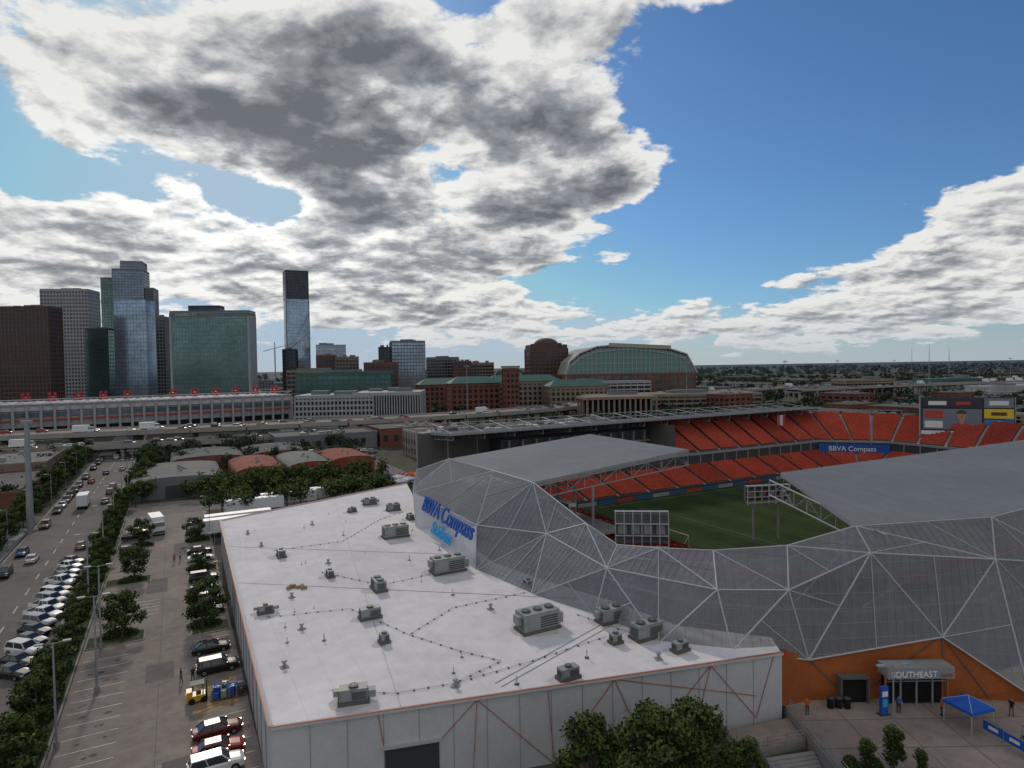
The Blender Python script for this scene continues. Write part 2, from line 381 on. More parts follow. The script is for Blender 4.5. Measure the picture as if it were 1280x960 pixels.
# ------------------------------------------------------------ white-roofed warehouse
wh=empty('white_roof_warehouse')
poly=[(-20,50.5),(26.5,62.3),(27,66),(18,69.5),(12,77),(4,85),(-3,93),(-14,118),(-22,140),(-27,159),(-57,122)]
mb=MB(); mb.prism(poly,0,7,m_wallw,m_roofw); mb.obj('walls_and_roof',wh)
mb=MB()
edge=[(26.5,62.3),(-20,50.5),(-57,122),(-27,159)]
for a,b in zip(edge[:-1],edge[1:]):
    va=Vector((*a,0));vb=Vector((*b,0)); d=(vb-va).normalized(); n=Vector((d.y,-d.x,0))
    if n.dot(Vector((-10,95,0))-va)>0: n=-n
    o1=n*.06
    mb.beam(va+o1+Vector((0,0,7.06)),vb+o1+Vector((0,0,7.06)),.42,.22,m_wallw)
    mb.beam(va+n*.16+Vector((0,0,7.2)),vb+n*.16+Vector((0,0,7.2)),.16,.10,m_orange)
mb.obj('parapet_trim',wh)
mb=MB(); f0=Vector((-20,50.5,0)); fd=(Vector((26.5,62.3,0))-f0); FL=fd.length; fd.normalize(); fn=Vector((fd.y,-fd.x,0))
def fw(a,z,o=.03): return f0+fd*a+fn*o+Vector((0,0,z))
for a in [x*2.98 for x in range(1,16)]: mb.beam(fw(a,0.1),fw(a,6.9),.04,.02,m_metal)
for a0,z0,a1,z1 in ((8.5,6.9,9.5,0),(17,6.9,16.5,0),(17,6.9,24,0),(24,0,23.5,6.9),(24,0,30,6.9),(30,6.9,33,0),(33,0,40,6.9),(40,6.9,38,0),(40,6.9,45,1),(9.5,0,17,6.9),(45,1,47,6.9),(30,6.9,45,3.2)):
    mb.beam(fw(a0,z0,.06),fw(a1,z1,.06),.05,.06,m_orange)
mb.box(tuple(fw(11.3,1.9,.02)),(4.6,.16,3.8),m_metald,math.atan2(fd.y,fd.x))
for k in range(8): mb.box(tuple(fw(11.3,.3+k*.46,.11)),(4.5,.03,.03),m_metald,math.atan2(fd.y,fd.x))
mb.box(tuple(fw(11.3,3.95,.1)),(5.2,.3,.25),m_white,math.atan2(fd.y,fd.x))
mb.obj('wall_lines_and_door',wh)
mb=MB(); g0=Vector((-20,50.5,0)); gd=(Vector((-57,122,0))-g0); GL=gd.length; gd.normalize(); gn=Vector((-gd.y,gd.x,0))
for k in range(1,20):
    p=g0+gd*(k*4)+gn*.04; mb.beam(p+Vector((0,0,.1)),p+Vector((0,0,6.9)),.08,.08,m_orange if k%4==0 else m_metal)
mb.obj('side_wall_lines',wh)
def hvac_mesh(l,wd,h,style):
    mb=MB(); mb.box((0,0,.15),(l+.3,wd+.3,.3),m_concd); mb.box((0,0,.32+h/2),(l,wd,h),m_hvac)
    z1=.32+h
    for k in range(5):
        z=.32+h*.15+k*h*.14
        mb.box((l*.2,-wd/2-.02,z),(l*.5,.05,h*.07),m_hvacd); mb.box((l*.2,wd/2+.02,z),(l*.5,.05,h*.07),m_hvacd)
        mb.box((l/2+.02,0,z),(.05,wd*.8,h*.07),m_hvacd); mb.box((-l/2-.02,0,z),(.05,wd*.8,h*.07),m_hvacd)
    nf=max(1,int(l/1.3))
    for k in range(nf):
        x=-l/2+(k+.5)*l/nf; mb.tube((x,0,z1),(x,0,z1+.16),min(.5,wd*.35),m_hvacd,None,12); mb.tube((x,0,z1+.16),(x,0,z1+.18),.12,m_hvac,None,8)
    mb.box((-l*.25,-wd/2-.015,.32+h*.5),(l*.3,.03,h*.8),m_metal)
    if style:
        mb.box((l/2+.35,0,.32+h*.35),(.7,wd*.7,h*.6),m_hvac); mb.box((-l/2-.25,.1,.32+h*.6),(.5,wd*.5,h*.5),m_hvac)
        mb.tube((-l/2,wd*.6,.2),(l*.7,wd*.75,.2),.05,m_metal)
    return mb.mesh('rooftop_air_conditioner')
HV=[(-20.6,108.6,4.2,0),(-9.6,89.5,4.6,1),(2.4,69.3,4.4,1),(10.8,71,3.1,1),(13.9,66.6,3.2,0),(16.6,63.2,1.6,0),(4.8,58,1.9,0),(-14.3,54.5,2.4,1),(-17,73,2.3,0),(-18,82.5,2.7,0),(-26,88,1.6,0),(-30,75,1.6,1),(-36.5,98,2.1,0),(-24.8,129,2.6,0),(-31,135,2.6,1),(10.4,65.3,1.1,0),(-14,66.3,.9,0),(1.7,82.5,1.3,0),(-33,128,1.6,0),(-20,121,1.9,0)]
m_rst=mat('roof_stain',(.52,.485,.465),.85,0,.8,.12)
rs=MB()
for i,(x,y,l,sty) in enumerate(HV):
    wd=max(.8,l*.5); h=min(1.9,max(.7,l*.42)); ra=ANG if (i!=7 and R()<.8) or i in (2,3,4) else ANG+math.pi/2
    if i==7: ra=.25
    put(hvac_mesh(l,wd,h,sty),'rooftop_air_conditioner',(x,y,7.0),ra)
    rs.face([(x+(l*.6+U(0,.8))*math.cos(a)-.4,y+(wd*.8+U(0,.8))*math.sin(a)-.3,7.004) for a in [j*.628 for j in range(10)]],m_rst)
rs.obj('roof_dirt_stains',wh)
vm=MB(); vm.tube((0,0,0),(0,0,.6),.16,m_hvac,None,8); vm.tube((0,0,.6),(0,0,.72),.3,m_hvac,.18,8); vm.box((0,0,.05),(.7,.7,.1),m_conc); vm=vm.mesh('roof_vent')
vp=MB(); vp.tube((0,0,0),(0,0,.8),.07,m_white,None,6); vp.box((0,0,.04),(.4,.4,.08),m_hvacd); vp=vp.mesh('vent_pipe')
for (x,y) in ((-22.7,61),(-20.6,67),(-28.6,80),(-47.6,112),(-5.6,56.8),(0,57),(-12,100),(-30,110),(-38,118),(-16,95),(-8,80),(-24,70),(-42,104),(-28,94),(-3,75),(7,62),(14,61.5)): put(vm if R()<.5 else vp,'roof_vent',(x,y,7),U(0,3))
for k in range(22):
    a,b=R(),R(); x=-20-36*b+ (38-8*b)*a; y=52+70*b+ (11+10*b)*a
    put(vp,'vent_pipe',(x,y,7),0,U(.4,.8))
def run(ptsl,step=1.5,blk=.13):
    mb=MB()
    for a,b in zip(ptsl[:-1],ptsl[1:]):
        a=Vector((*a,7.10));b=Vector((*b,7.10)); mb.tube(a,b,.022,m_metal,None,5); n=int((b-a).length/step)
        for k in range(n+1):
            p=a.lerp(b,(k+.3)/(n+1)); mb.box((p.x+U(-.08,.08),p.y+U(-.08,.08),7.06),(blk*1.5,blk,.12),m_metald,U(0,3))
    mb.obj('roof_pipe_run')
run([(-17,56.4),(-11,55.6),(-5.8,57.2),(1.2,61.2),(9.7,66.8)]); run([(-11.6,68),(-7.6,75.6),(2,80.7),(0,86)]); run([(-29.5,73.5),(-20,75.8),(-11.6,68)])
run([(-39,101),(-29,106),(-26,121),(-22,128)]); run([(-11.6,68),(-6,64),(-1.5,61.5),(-5.8,57.2)]); run([(7,73),(10,70),(14,66)]); run([(-28,90),(-18,84),(-9,90)])
jt=MB()
for a,b in (((-2,57.2),(10,70.5)),((-1.4,56.6),(10.8,69.9)),((-38,86),(8,78)),((-47,104),(-6,97)),((-30,70),(-52,120)),((-10,53.5),(-40,140))):
    jt.beam((*a,7.03),(*b,7.03),.05,.05,m_metal)
jt.obj('roof_expansion_joint',wh)
pal=MB()
for k in range(7): pal.box((U(-1.2,1.2),U(-1,1),U(.1,.3)),(U(.3,1),U(.2,.6),U(.2,.5)),mat('tan_box',(.3,.22,.12),.8),U(0,3))
pal.obj('material_pile',None,(-29,84,7))

# ------------------------------------------------------------ stadium
sta=empty('stadium')
mb=MB(); sheet(mb,78,205,54,140,.05,m_pitch)
m_line=mat('pitch_line',(.22,.25,.19),.8)
def pl(s0,s1,t0,t1): sheet(mb,s0,s1,t0,t1,.07,m_line)
F0,F1,G0,G1=88,198,62,130
for q in ((F0,F1,G0,G0+.14),(F0,F1,G1,G1+.14),(F0,F0+.14,G0,G1),(F1,F1+.14,G0,G1),(143,143.14,G0,G1),(F0,F0+16.5,76,76.14),(F0,F0+16.5,116,116.14),(F0+16.5,F0+16.6,76,116),(F1-16.5,F1,76,76.14),(F1-16.5,F1,116,116.14),(F1-16.6,F1-16.5,76,116)): pl(*q)
for k in range(40):
    a=2*math.pi*k/40;b=2*math.pi*(k+1)/40
    mb.face([(*st(143+9.15*math.cos(a),96+9.15*math.sin(a)),.07),(*st(143+9.3*math.cos(a),96+9.3*math.sin(a)),.07),(*st(143+9.3*math.cos(b),96+9.3*math.sin(b)),.07),(*st(143+9.15*math.cos(b),96+9.15*math.sin(b)),.07)],m_line)
for gx,sg in ((F0,-1),(F1,1)):
    for tt in (92.3,99.7): mb.tube((*st(gx,tt),0),(*st(gx,tt),2.44),.08,m_white)
    mb.tube((*st(gx,92.3),2.44),(*st(gx,99.7),2.44),.08,m_white)
    for tt in (92.3,99.7): mb.tube((*st(gx,tt),2.44),(*st(gx+sg*2,tt),0),.05,m_white)
mb.obj('football_pitch',sta)
def stand(mb,inner,outer,rows,sec=11.0):
    for i in range(len(inner)-1):
        a0,a1=[Vector((*st(p[0],p[1]),p[2])) for p in (inner[i],inner[i+1])]; b0,b1=[Vector((*st(p[0],p[1]),p[2])) for p in (outer[i],outer[i+1])]
        L=max((a1-a0).length,(b1-b0).length); ns=max(1,round(L/sec)); gap=1.2/L
        for k in range(ns):
            u0=k/ns; u1=(k+1)/ns
            for r_ in range(rows):
                v0=r_/rows; v1=(r_+1)/rows
                def P(u,v): return a0.lerp(a1,u).lerp(b0.lerp(b1,u),v)
                p0,p1=P(u0+gap,v0),P(u1-gap*0,v0); q0,q1=P(u0+gap,v1),P(u1-gap*0,v1)
                e0,e1=P(u0,v0),P(u0+gap,v0); e2,e3=P(u0,v1),P(u0+gap,v1)
                zu=Vector((0,0,1))
                s0=Vector((p0.x,p0.y,q0.z));s1=Vector((p1.x,p1.y,q1.z))
                mb.face([s0,s1,q1,q0],m_concd)
                c0=s0.lerp(q0,.45);c1=s1.lerp(q1,.45)
                ms=m_seat if (k+i)%5 else m_seat2
                mb.face([p0,p1,s1,s0],m_concd)
                mb.face([s0+zu*.28,s1+zu*.28,c1+zu*.32,c0+zu*.32],ms)
                mb.face([c0+zu*.25,c1+zu*.25,c1.lerp(q1,.2)+zu*.85,c0.lerp(q0,.2)+zu*.85],ms)
                mb.face([e0,e1,e3,e2],m_conc)
mb=MB()
inn=[(82,134,1.2),(196,134,1.2),(203,127,1.2),(203,66,1.2),(196,59,1.2),(92,59,1.2),(84,66,1.2),(84,127,1.2),(82,134,1.2)]
out=[(80,143,5),(197,143,5),(212,128,5),(212,65,5),(197,46,7),(84,46,7.5),(62,66,6.5),(58,127,9),(72,143,6)]
stand(mb,inn[:4],out[:4],11); stand(mb,inn[3:6],out[3:6],14); stand(mb,inn[5:9],out[5:9],14)
stand(mb,[(134,146,8.5),(198,146,8.5),(215,129,8.5),(215,70,8.5)],[(134,164,17.5),(202,164,17.5),(230,134,16),(230,70,15)],20,9.5)
mb.obj('seating',sta)
mb=MB()
def wall(p,q,z0,z1,m,z0b=None):
    a=st(*p);b=st(*q); mb.face([(*a,z0),(*b,z0),(*b,z1),(*a,z1)],m)
m_board=mat('advert_board',(.03,.08,.2),.6)
for i in range(len(inn)-1): wall(inn[i][:2],inn[i+1][:2],0,1.3,m_metald)
for k in range(18):
    s0=86+k*6.1; a=st(s0,132.6); mb.box((a[0],a[1],.55),(5.8,.15,.95),(m_board,m_metal,m_board,m_seat2)[k%4],ANG)
for a,b in (((80,143.2),(198,143.2)),((198,143.2),(212.3,128)),((212.3,128),(212.3,66))):
    wall(a,b,4.5,8.6,m_metald)
    A0=Vector((*st(*a),0));B0=Vector((*st(*b),0)); n=int((B0-A0).length/5)
    for k in range(n+1):
        p=A0.lerp(B0,k/n); mb.tube((p.x,p.y,4.5),(p.x,p.y,8.5),.2,m_conc)
    mb.beam(A0+Vector((0,0,8.6)),B0+Vector((0,0,8.6)),.5,.7,m_metal)
wall((133.5,145.5),(133.5,164),0,17.5,m_concd)
mb.prism([st(80,147),st(133,147),st(133,163),st(80,163)],8.4,9.0,m_concd,m_conc)
for k in range(12): mb.prism([st(82+k*4.4,155.9),st(82.4+k*4.4,155.9),st(82.4+k*4.4,156.9),st(82+k*4.4,156.9)],9,15.5,m_metal)
mb.prism([st(80,157),st(133,157),st(133,163.5),st(80,163.5)],9,15.5,m_metald,m_metal)
mb.prism([st(80,156.2),st(133,156.2),st(133,156.8),st(80,156.8)],12,12.5,m_conc,m_conc)
for a,b,z in (((58,164.3),(203,164.3),18.2),((203,164.3),(231,134.5),17),((231,134.5),(231,60),16)):
    wall(a,b,0,z,m_concd)
    A0=Vector((*st(*a),0));B0=Vector((*st(*b),0)); n=max(2,int((B0-A0).length/9))
    for k in range(n+1):
        p=A0.lerp(B0,k/n); mb.tube((p.x,p.y,0),(p.x,p.y,z+1.2),.22,m_metal)
    mb.beam(A0+Vector((0,0,z+1.2)),B0+Vector((0,0,z+1.2)),.25,.25,m_metal)
for a,b in (((60,140),(56,127)),((56,127),(60,66)),((60,66),(83,45)),((83,45),(198,44.5)),((198,44.5),(231,60))): wall(a,b,0,6.5,m_concd)
mb.obj('bowl_walls',sta)
mb=MB()
def slab(p,th,m,mu):
    mb.face(p,m); lo=[(a[0],a[1],a[2]-th) for a in p]; mb.face(list(reversed(lo)),mu)
    for i in range(len(p)):
        j=(i+1)%len(p); mb.face([lo[i],lo[j],p[j],p[i]],m_metal)
LC=[(3,97,18.2),(31,111,21),(17,139,21),(-12,124.5,18.2)]
slab(LC,.5,m_canopy,m_metald)
far_out=st(240,36); far_in=st(240,58.5)
NC=[(37,68.2,18.3),(54,71.2,18.3),(*st(150,37),18.3),(*far_out,18.3),(*far_in,21),(*st(138,58.4),21),(36.5,86,21)]
slab(NC,.5,m_canopy,m_metald)
FC=[(*st(62,167),18),(*st(62,150),19.2),(*st(208,150),19.8),(*st(208,167),18.6)]
slab([FC[3],FC[0],FC[1],FC[2]][::-1],.6,m_canopyf,m_metald)
mb.obj('canopy_roof',sta)
mb=MB()
def truss(p0,p1,dep,n,m=m_metal,r=.12):
    p0=Vector(p0);p1=Vector(p1); dz=Vector((0,0,-dep)); mb.tube(p0,p1,r,m); mb.tube(p0+dz,p1+dz,r,m)
    for k in range(n):
        a=p0.lerp(p1,k/n);b=p0.lerp(p1,(k+1)/n); mb.tube(a+dz,a,r*.6,m,None,4); mb.tube(a if k%2 else a+dz,b+dz if k%2 else b,r*.6,m,None,4)
    mb.tube(p1,p1+dz,r*.6,m,None,4)
for k in range(7):
    f=k/6; a=Vector(LC[0]).lerp(Vector(LC[3]),f)+Vector((0,0,-.7)); b=Vector(LC[1]).lerp(Vector(LC[2]),f)+Vector((0,0,-.7))
    truss(a,b,2.0,10)
    c=a.lerp(b,.35); mb.tube((c.x,c.y,6),(c.x,c.y,c.z-2),.25,m_metal,None,8)
    c=a.lerp(b,.08); mb.tube((c.x,c.y,6),(c.x,c.y,c.z-2),.2,m_metal,None,8)
truss(Vector(LC[1])-Vector((0,0,.7)),Vector(LC[2])-Vector((0,0,.7)),2,10)
for k in range(16):
    s=66+k*10; a=(*st(s,40),17.6); b=(*st(s+ (4 if k==0 else 0),58.2),20.3); truss(a,b,2.0,8)
    c=Vector(a).lerp(Vector(b),.3); mb.tube((c.x,c.y,5),(c.x,c.y,c.z-1.5),.25,m_metal,None,8)
truss((36.8,85.6,20.3),(*st(235,58.2),20.3),2,60)
for k in range(17):
    s=63+k*9; a=(*st(s,166),17.6); b=(*st(s,150.5),18.8); truss(a,b,1.4,6,m_metal,.14)
    mb.tube((*st(s,165.5),0),(*st(s,165.5),17),.25,m_metal)
    mb.tube((*st(s,166),20.5),(*st(s,150.5),18.9),.12,m_metal); mb.tube((*st(s,166),18),(*st(s,166),20.5),.15,m_metal)
    if k<16: mb.tube((*st(s,166),20.5),(*st(s+9,166),20.5),.12,m_metal); mb.tube((*st(s,166),18),(*st(s+9,166),20.5),.08,m_metal)
mb.obj('canopy_steelwork',sta)
mb=MB()
def qd(s0,s1,t0,t1,z0,z1,m): mb.prism([st(s0,t0),st(s1,t0),st(s1,t1),st(s0,t1)],z0,z1,m)
qd(50,56,86,118,0,13.5,m_metald); qd(56,57.5,86,118,9.6,10.2,m_solid); qd(56,57.5,86,118,13,13.6,m_solid)
for k in range(9): qd(56.1,56.4,86+k*4,86.3+k*4,9,13.2,m_metal)
qd(56,66,84,122,8.2,8.6,m_conc)
mb.obj('press_level',sta)
T=[(-22,143,13),(-12.5,124,18.2),(-3.4,108.5,18.2),(3,97,18.2),(9.5,83,15.2),(12.8,78,13.7),(17,74,14.4),(22.5,71,14.9),(30,69,15.9),(37,68,18.2),(54,71,18.2),(76,83,18.2),(100,96,18.2),(160,128,18.2)]
Mi=[(-22,138,10),(-19,119,12.5),(-5.8,97,11.7),(4.5,88,12.6),(11,75,11.8),(21.3,66,12.2),(28.4,65,12.4),(37.2,65.5,16.0),(51,66.5,14.8),(66,73,12),(84,84,13),(105,94,11),(160,124,12)]
B=[(-22,143,0),(-18,115,6.8),(-5.7,90,6.8),(2,80,6.8),(9.2,73,6.8),(15,65.6,6.8),(22,63.5,6.8),(30,64,5.5),(44.4,65,7.2),(51,62,2.6),(70,72,1.5),(98,90,4),(120,100,1.5),(160,122,3)]
def zipr(P,Q):
    i=j=0; out=[]
    while i<len(P)-1 or j<len(Q)-1:
        if j==len(Q)-1 or (i<len(P)-1 and (Vector(P[i+1])-Vector(Q[j])).length<=(Vector(P[i])-Vector(Q[j+1])).length):
            out.append((P[i],P[i+1],Q[j])); i+=1
        else: out.append((P[i],Q[j+1],Q[j])); j+=1
    return out
tris=zipr(T,Mi)+zipr(Mi,B)
mesh_=MB(); solid=MB(); fr=MB(); edges=set(); slat=MB()
for tr in tris:
    cx=sum(p[0] for p in tr)/3; cy=sum(p[1] for p in tr)/3
    issolid = (cy>94 and sum(p[2] for p in tr)/3<13.0)
    (solid if issolid else mesh_).face(tr,m_solid if issolid else m_mesh)
    for a,b in ((0,1),(1,2),(2,0)):
        k=tuple(sorted((tr[a],tr[b]))); edges.add(k)
    V=[Vector(p) for p in tr]; nrm=(V[1]-V[0]).cross(V[2]-V[0]).normalized()
    if nrm.y>0: nrm=-nrm
    hd=Vector((nrm.y,-nrm.x,0)).normalized()
    def slices(axis,step,r):
        ds=[v.dot(axis) for v in V]; lo,hi=min(ds),max(ds); q=math.ceil(lo/step)*step
        while q<hi:
            ps=[]
            for a,b in ((0,1),(1,2),(2,0)):
                if (ds[a]-q)*(ds[b]-q)<0: ps.append(V[a].lerp(V[b],(q-ds[a])/(ds[b]-ds[a])))
            if len(ps)==2: slat.tube(ps[0]+nrm*.04,ps[1]+nrm*.04,r,m_metal,None,3,False)
            q+=step
    if cx<75 and not issolid:
        slices(Vector((0,0,1)),1.5,.022); slices(hd,.9,.025)
    if not issolid and cx<70:
        mids=[(V[0]+V[1])/2,(V[1]+V[2])/2,(V[2]+V[0])/2]
        area=(V[1]-V[0]).cross(V[2]-V[0]).length/2
        if area>22:
            k=max(range(3),key=lambda i:(V[i]-V[(i+1)%3]).length)
            slat.tube(mids[k]+nrm*.05,V[(k+2)%3]+nrm*.05,.055,m_white,None,5,False)
for a,b in edges: fr.tube(a,b,.09,m_white,None,6)
mesh_.obj('perforated_facade_panels',sta); solid.obj('solid_facade_panels',sta); fr.obj('facade_frame',sta); slat.obj('facade_battens',sta)
mb=MB()
for p,b_ in zip(T[3:11],B[3:11]):
    q=Vector(p); mb.tube((q.x+1.2,q.y+2.5,0),(q.x,q.y+.3,q.z-.2),.16,m_metal); mb.tube((q.x+1.5,q.y+3,9),(q.x-1.5,q.y+1,q.z-3),.1,m_metal)
for a,b in zip(T[3:11],T[4:12]):
    mb.tube((a[0]+.3,a[1]+1,a[2]-1.8),(b[0]+.3,b[1]+1,b[2]-1.8),.12,m_metal); mb.tube((a[0]+1,a[1]+2,8),(b[0]+1,b[1]+2,8),.14,m_metal)
    mb.tube((a[0]+1,a[1]+2,8),(b[0]+.3,b[1]+1,b[2]-1.8),.08,m_metal)
mb.obj('facade_supports',sta)
p0=Vector((-18,115,6.8)); p1=Vector((-5.7,90,6.8)); m0=Vector((-19,119,12.5)); m1=Vector((-5.8,97,11.7))
xd=(p1-p0).normalized(); up=((m0+m1)/2-(p0+p1)/2); up=(up-xd*up.dot(xd)).normalized(); nn=xd.cross(up)
base=p0+nn*.75
text('BBVA Compass','facade_lettering',base+xd*1.6+up*3.7,xd,up,3.7,m_blue,sta,.12,.04)
text('Stadium','facade_lettering',base+xd*9.0+up*1.2,xd,up,2.9,m_cyan,sta,.12,.03)
def backboard(c,wd,h,rot,nm):
    mb=MB(); mb.box((0,0,h/2),(wd,.5,h*.8),m_concd)
    for k in range(7):
        x=-wd/2+k*wd/6; mb.tube((x,-.9,-.3),(x,-.9,h),.07,m_white,None,5); mb.tube((x,-.9,h),(x,0,h),.05,m_white,None,4)
    for z in (0,h*.33,h*.66,h): mb.tube((-wd/2,-.9,z),(wd/2,-.9,z),.07,m_white,None,5); mb.box((0,-.5,z),(wd,.8,.04),m_metal)
    for x in (-wd*.3,wd*.3): mb.tube((x,0,-6),(x,0,0),.2,m_metal)
    for k in range(4): mb.box((-wd*.36+k*wd*.24,-.4,h*.5),(wd*.16,.3,h*.28),m_hvac)
    return mb.obj(nm,sta,c,rot)
backboard((17.6,87,10.9),7.2,5.0,-.1,'corner_scoreboard'); backboard((39.3,98,14.5),7.0,2.6,.15,'corner_scoreboard')
mb=MB(); W_,H_=25,11.5
m_scr=mat('screen_dark',(.03,.03,.045),.4); m_scg=mat('screen_grey',(.16,.19,.24),.4); m_scw=mat('screen_white',(.7,.7,.7),.5); m_scy=mat('screen_yellow',(.75,.5,.02),.5); m_scb=mat('screen_blue',(.03,.2,.55),.5); m_scr2=mat('screen_red',(.45,.05,.03),.5); m_skin=mat('skin',(.42,.24,.16),.6)
mb.box((0,.8,0),(W_,1.2,H_),m_metald)
def panel(x0,x1,z0,z1,m,o=.15+.1): mb.box(((x0+x1)/2,-o+.25,(z0+z1)/2),(x1-x0,.3+o*.2,z1-z0),m)
panel(-12,4,-4.8,1.9,m_scg); panel(-12,4,2.3,5.4,m_scr); panel(4.6,12.2,-5,-1.4,m_scb); panel(4.6,12.2,-1,2,m_scy); panel(4.6,12.2,2.4,5.4,m_scg); panel(-12.4,12.4,-6.6,-5.3,m_scw)
mb.box((-9,-.25,-3.2),(5,.1,2.2),m_scw); mb.box((-9,-.25,.2),(5,.1,2.4),m_scr2)
# player portrait on the screen: shoulders, neck, face, hair
mb.face([(-4.6,-.26,-4.7),(1.8,-.26,-4.7),(1.2,-.26,-3.2),(-.6,-.26,-2.5),(-2.2,-.26,-2.5),(-4.0,-.26,-3.2)],m_scr2)
mb.face([(-2.0,-.28,-3.0),(-.8,-.28,-3.0),(-.8,-.28,-1.4),(-2.0,-.28,-1.4)],m_skin)
mb.face([(-1.4+1.25*math.cos(a),-.30,-.3+1.7*math.sin(a)) for a in [j*math.pi/10 for j in range(20)]],m_skin)
mb.face([(-1.4+1.35*math.cos(a),-.32,.35+1.3*math.sin(a)) for a in [j*math.pi/10 for j in range(11)]],m_trunk)
for q in (-1.85,-.95): mb.box((q,-.33,-.1),(.3,.02,.16),m_black)
mb.box((-1.4,-.33,-1.1),(.6,.02,.12),m_scr2); mb.box((-1.4,-.33,-.55),(.2,.02,.4),m_trunk)
mb.box((-8,-.25,3.8),(5,.1,1.3),m_scw); mb.box((-1,-.25,3.8),(4,.1,1.0),m_scr2); mb.tube((8.4,-.3,-3.2),(8.4,-.2,-3.2),1.4,m_scw,None,14); mb.box((8.4,-.25,3.9),(5,.1,1.4),m_scw); mb.box((8.4,-.25,.5),(4,.1,1.0),m_trunk)
for k in range(9): x=-12+k*3; mb.tube((x,1.5,-20),(x,1.5,5.7),.15,m_metal)
for x in (-12.6,12.6): mb.tube((x,.8,-18),(x,.8,5.7),.35,m_metal)
mb.obj('scoreboard',sta,(147,204,18.2),math.radians(-26))
mb=MB(); a=Vector((*st(196,142.4),6.3)); b=Vector((*st(211.6,127),6.3)); mb.beam(a,b,.2,3,m_blue); mb.obj('ribbon_banner',sta)
bd=(b-a).normalized(); bn_=Vector((bd.y,-bd.x,0))
text('BBVA Compass',"ribbon_banner_text",a+bd*3+bn_*.25+Vector((0,0,-.75)),bd,(0,0,1),2.3,m_scw,sta,.05,.02)
mb=MB(); x,y=st(186,149.7); mb.box((x,y,16),(3.4,.15,3.6),m_solid,ANG); mb.box((x-1.2*CA+.05,y-1.2*SA-.1,16),(.9,.1,3.6),m_scr2,ANG); mb.box((x+1.2*CA+.05,y+1.2*SA-.1,16),(.9,.1,3.6),m_scr2,ANG); mb.obj('hanging_flag',sta)

# ------------------------------------------------------------ gate & plaza
mb=MB(); mb.prism([(27,30),(95,30),(95,86),(46,66),(27,64.5)],0,1.5,m_conc,m_plaza)
for k in range(9): mb.box((27.2+k*4.5,47,1.504),(.06,33,.02),m_concd)
for k in range(7): mb.box((52,33+k*4.5,1.506),(50,.06,.02),m_concd)
mb.obj('plaza_paving')
gt=empty('southeast_gate')
mb=MB()
pts=[(26.6,62.6,1.5),(27,63.4,7.0),(30,64.3,5.6),(44.4,65.2,7.3),(51,62.6,2.7),(51,62.6,1.5)]
mb.face([pts[0],(30,63.6,1.5),pts[2],pts[1]],m_orwall); mb.face([(30,63.6,1.5),(44.4,63.9,1.5),pts[3],pts[2]],m_orwall); mb.face([(44.4,63.9,1.5),pts[5],pts[4],pts[3]],m_orwall)
for a,b in ((pts[2],(34,63.8,1.5)),((34,63.8,1.5),pts[3]),(pts[3],(48,63.1,1.5)),(pts[3],(43.9,63.9,1.5))): mb.tube(Vector(a)-Vector((0,.15,0)),Vector(b)-Vector((0,.15,0)),.05,m_concd)
mb.obj('orange_entrance_wall',gt)
mb=MB()
mb.box((34.1,63.4,2.7),(2.6,.6,2.4),m_black)  # openings are solid black boxes, inside shade put in the colour
for x in (32.75,35.45): mb.box((x,63.2,2.75),(.16,.9,2.6),m_concd)
mb.box((34.1,63.2,4.1),(2.9,.9,.18),m_concd)
mb.box((40,63.2,3.0),(5.6,.8,3.0),m_black); mb.box((40,62.5,5.1),(6.6,1.8,1.1),m_metal)
for x in (36.9,38.4,40,41.6,43.1): mb.box((x,62.4,3.0),(.14,.14,3.0),m_orange if x in(36.9,43.1) else m_metal)
mb.box((40,62.5,3.9),(6,.08,.1),m_metal)
mb.obj('gate_portal',gt)
text('SOUTHEAST','gate_lettering',(37.0,61.55,4.75),(1,0,0),(0,0,1),.82,m_scw,gt,.03,.008); text('GATE','gate_lettering',(41.9,61.55,4.75),(1,0,0),(0,0,1),.5,m_orange,gt,.03)
mb=MB(); mb.box((0,0,1.4),(.8,.3,2.8),m_blue); mb.box((0,-.17,2.1),(.6,.04,.5),m_scw); mb.box((0,0,.05),(1.1,.6,.1),m_metald); mb.box((.0,-.17,1.2),(.5,.04,.7),m_cyan); mb.obj('information_sign',None,(35.8,60.8,1.5),.2)
mb=MB(); mb.tube((0,0,0),(0,0,1.0),.32,m_black,.36,12); mb.tube((0,0,1.),(0,0,1.12),.38,m_metald,.2,12); bn=mb.mesh('trash_bin')
for x,y in ((32.1,62.2),(32.9,62.1),(31.3,62.2),(45,61)): put(bn,'trash_bin',(x,y,1.5))
def tent(name,m,loc,sz=3.0,h=2.1,rot=.3,sc=1):
    mb=MB(); q=sz/2
    for x in (-q,q):
        for y in (-q,q): mb.tube((x,y,0),(x,y,h),.04,m_white,None,5)
    ap=(0,0,h+.8); cs=[(-q-.1,-q-.1,h),(q+.1,-q-.1,h),(q+.1,q+.1,h),(-q-.1,q+.1,h)]
    for i in range(4):
        a,b=cs[i],cs[(i+1)%4]; mb.face([a,b,ap],m); mb.face([(a[0],a[1],h-.3),(b[0],b[1],h-.3),b,a],m)
    for i in range(4): a=cs[i]; mb.tube(a,ap,.03,m_white,None,4)
    return mb.obj(name,None,loc,rot,sc)
m_tb=mat('blue_fabric',(.025,.10,.42),.7,0,1,.1)
tent('canopy_tent',m_tb,(42.6,58.8,1.5),2.7)
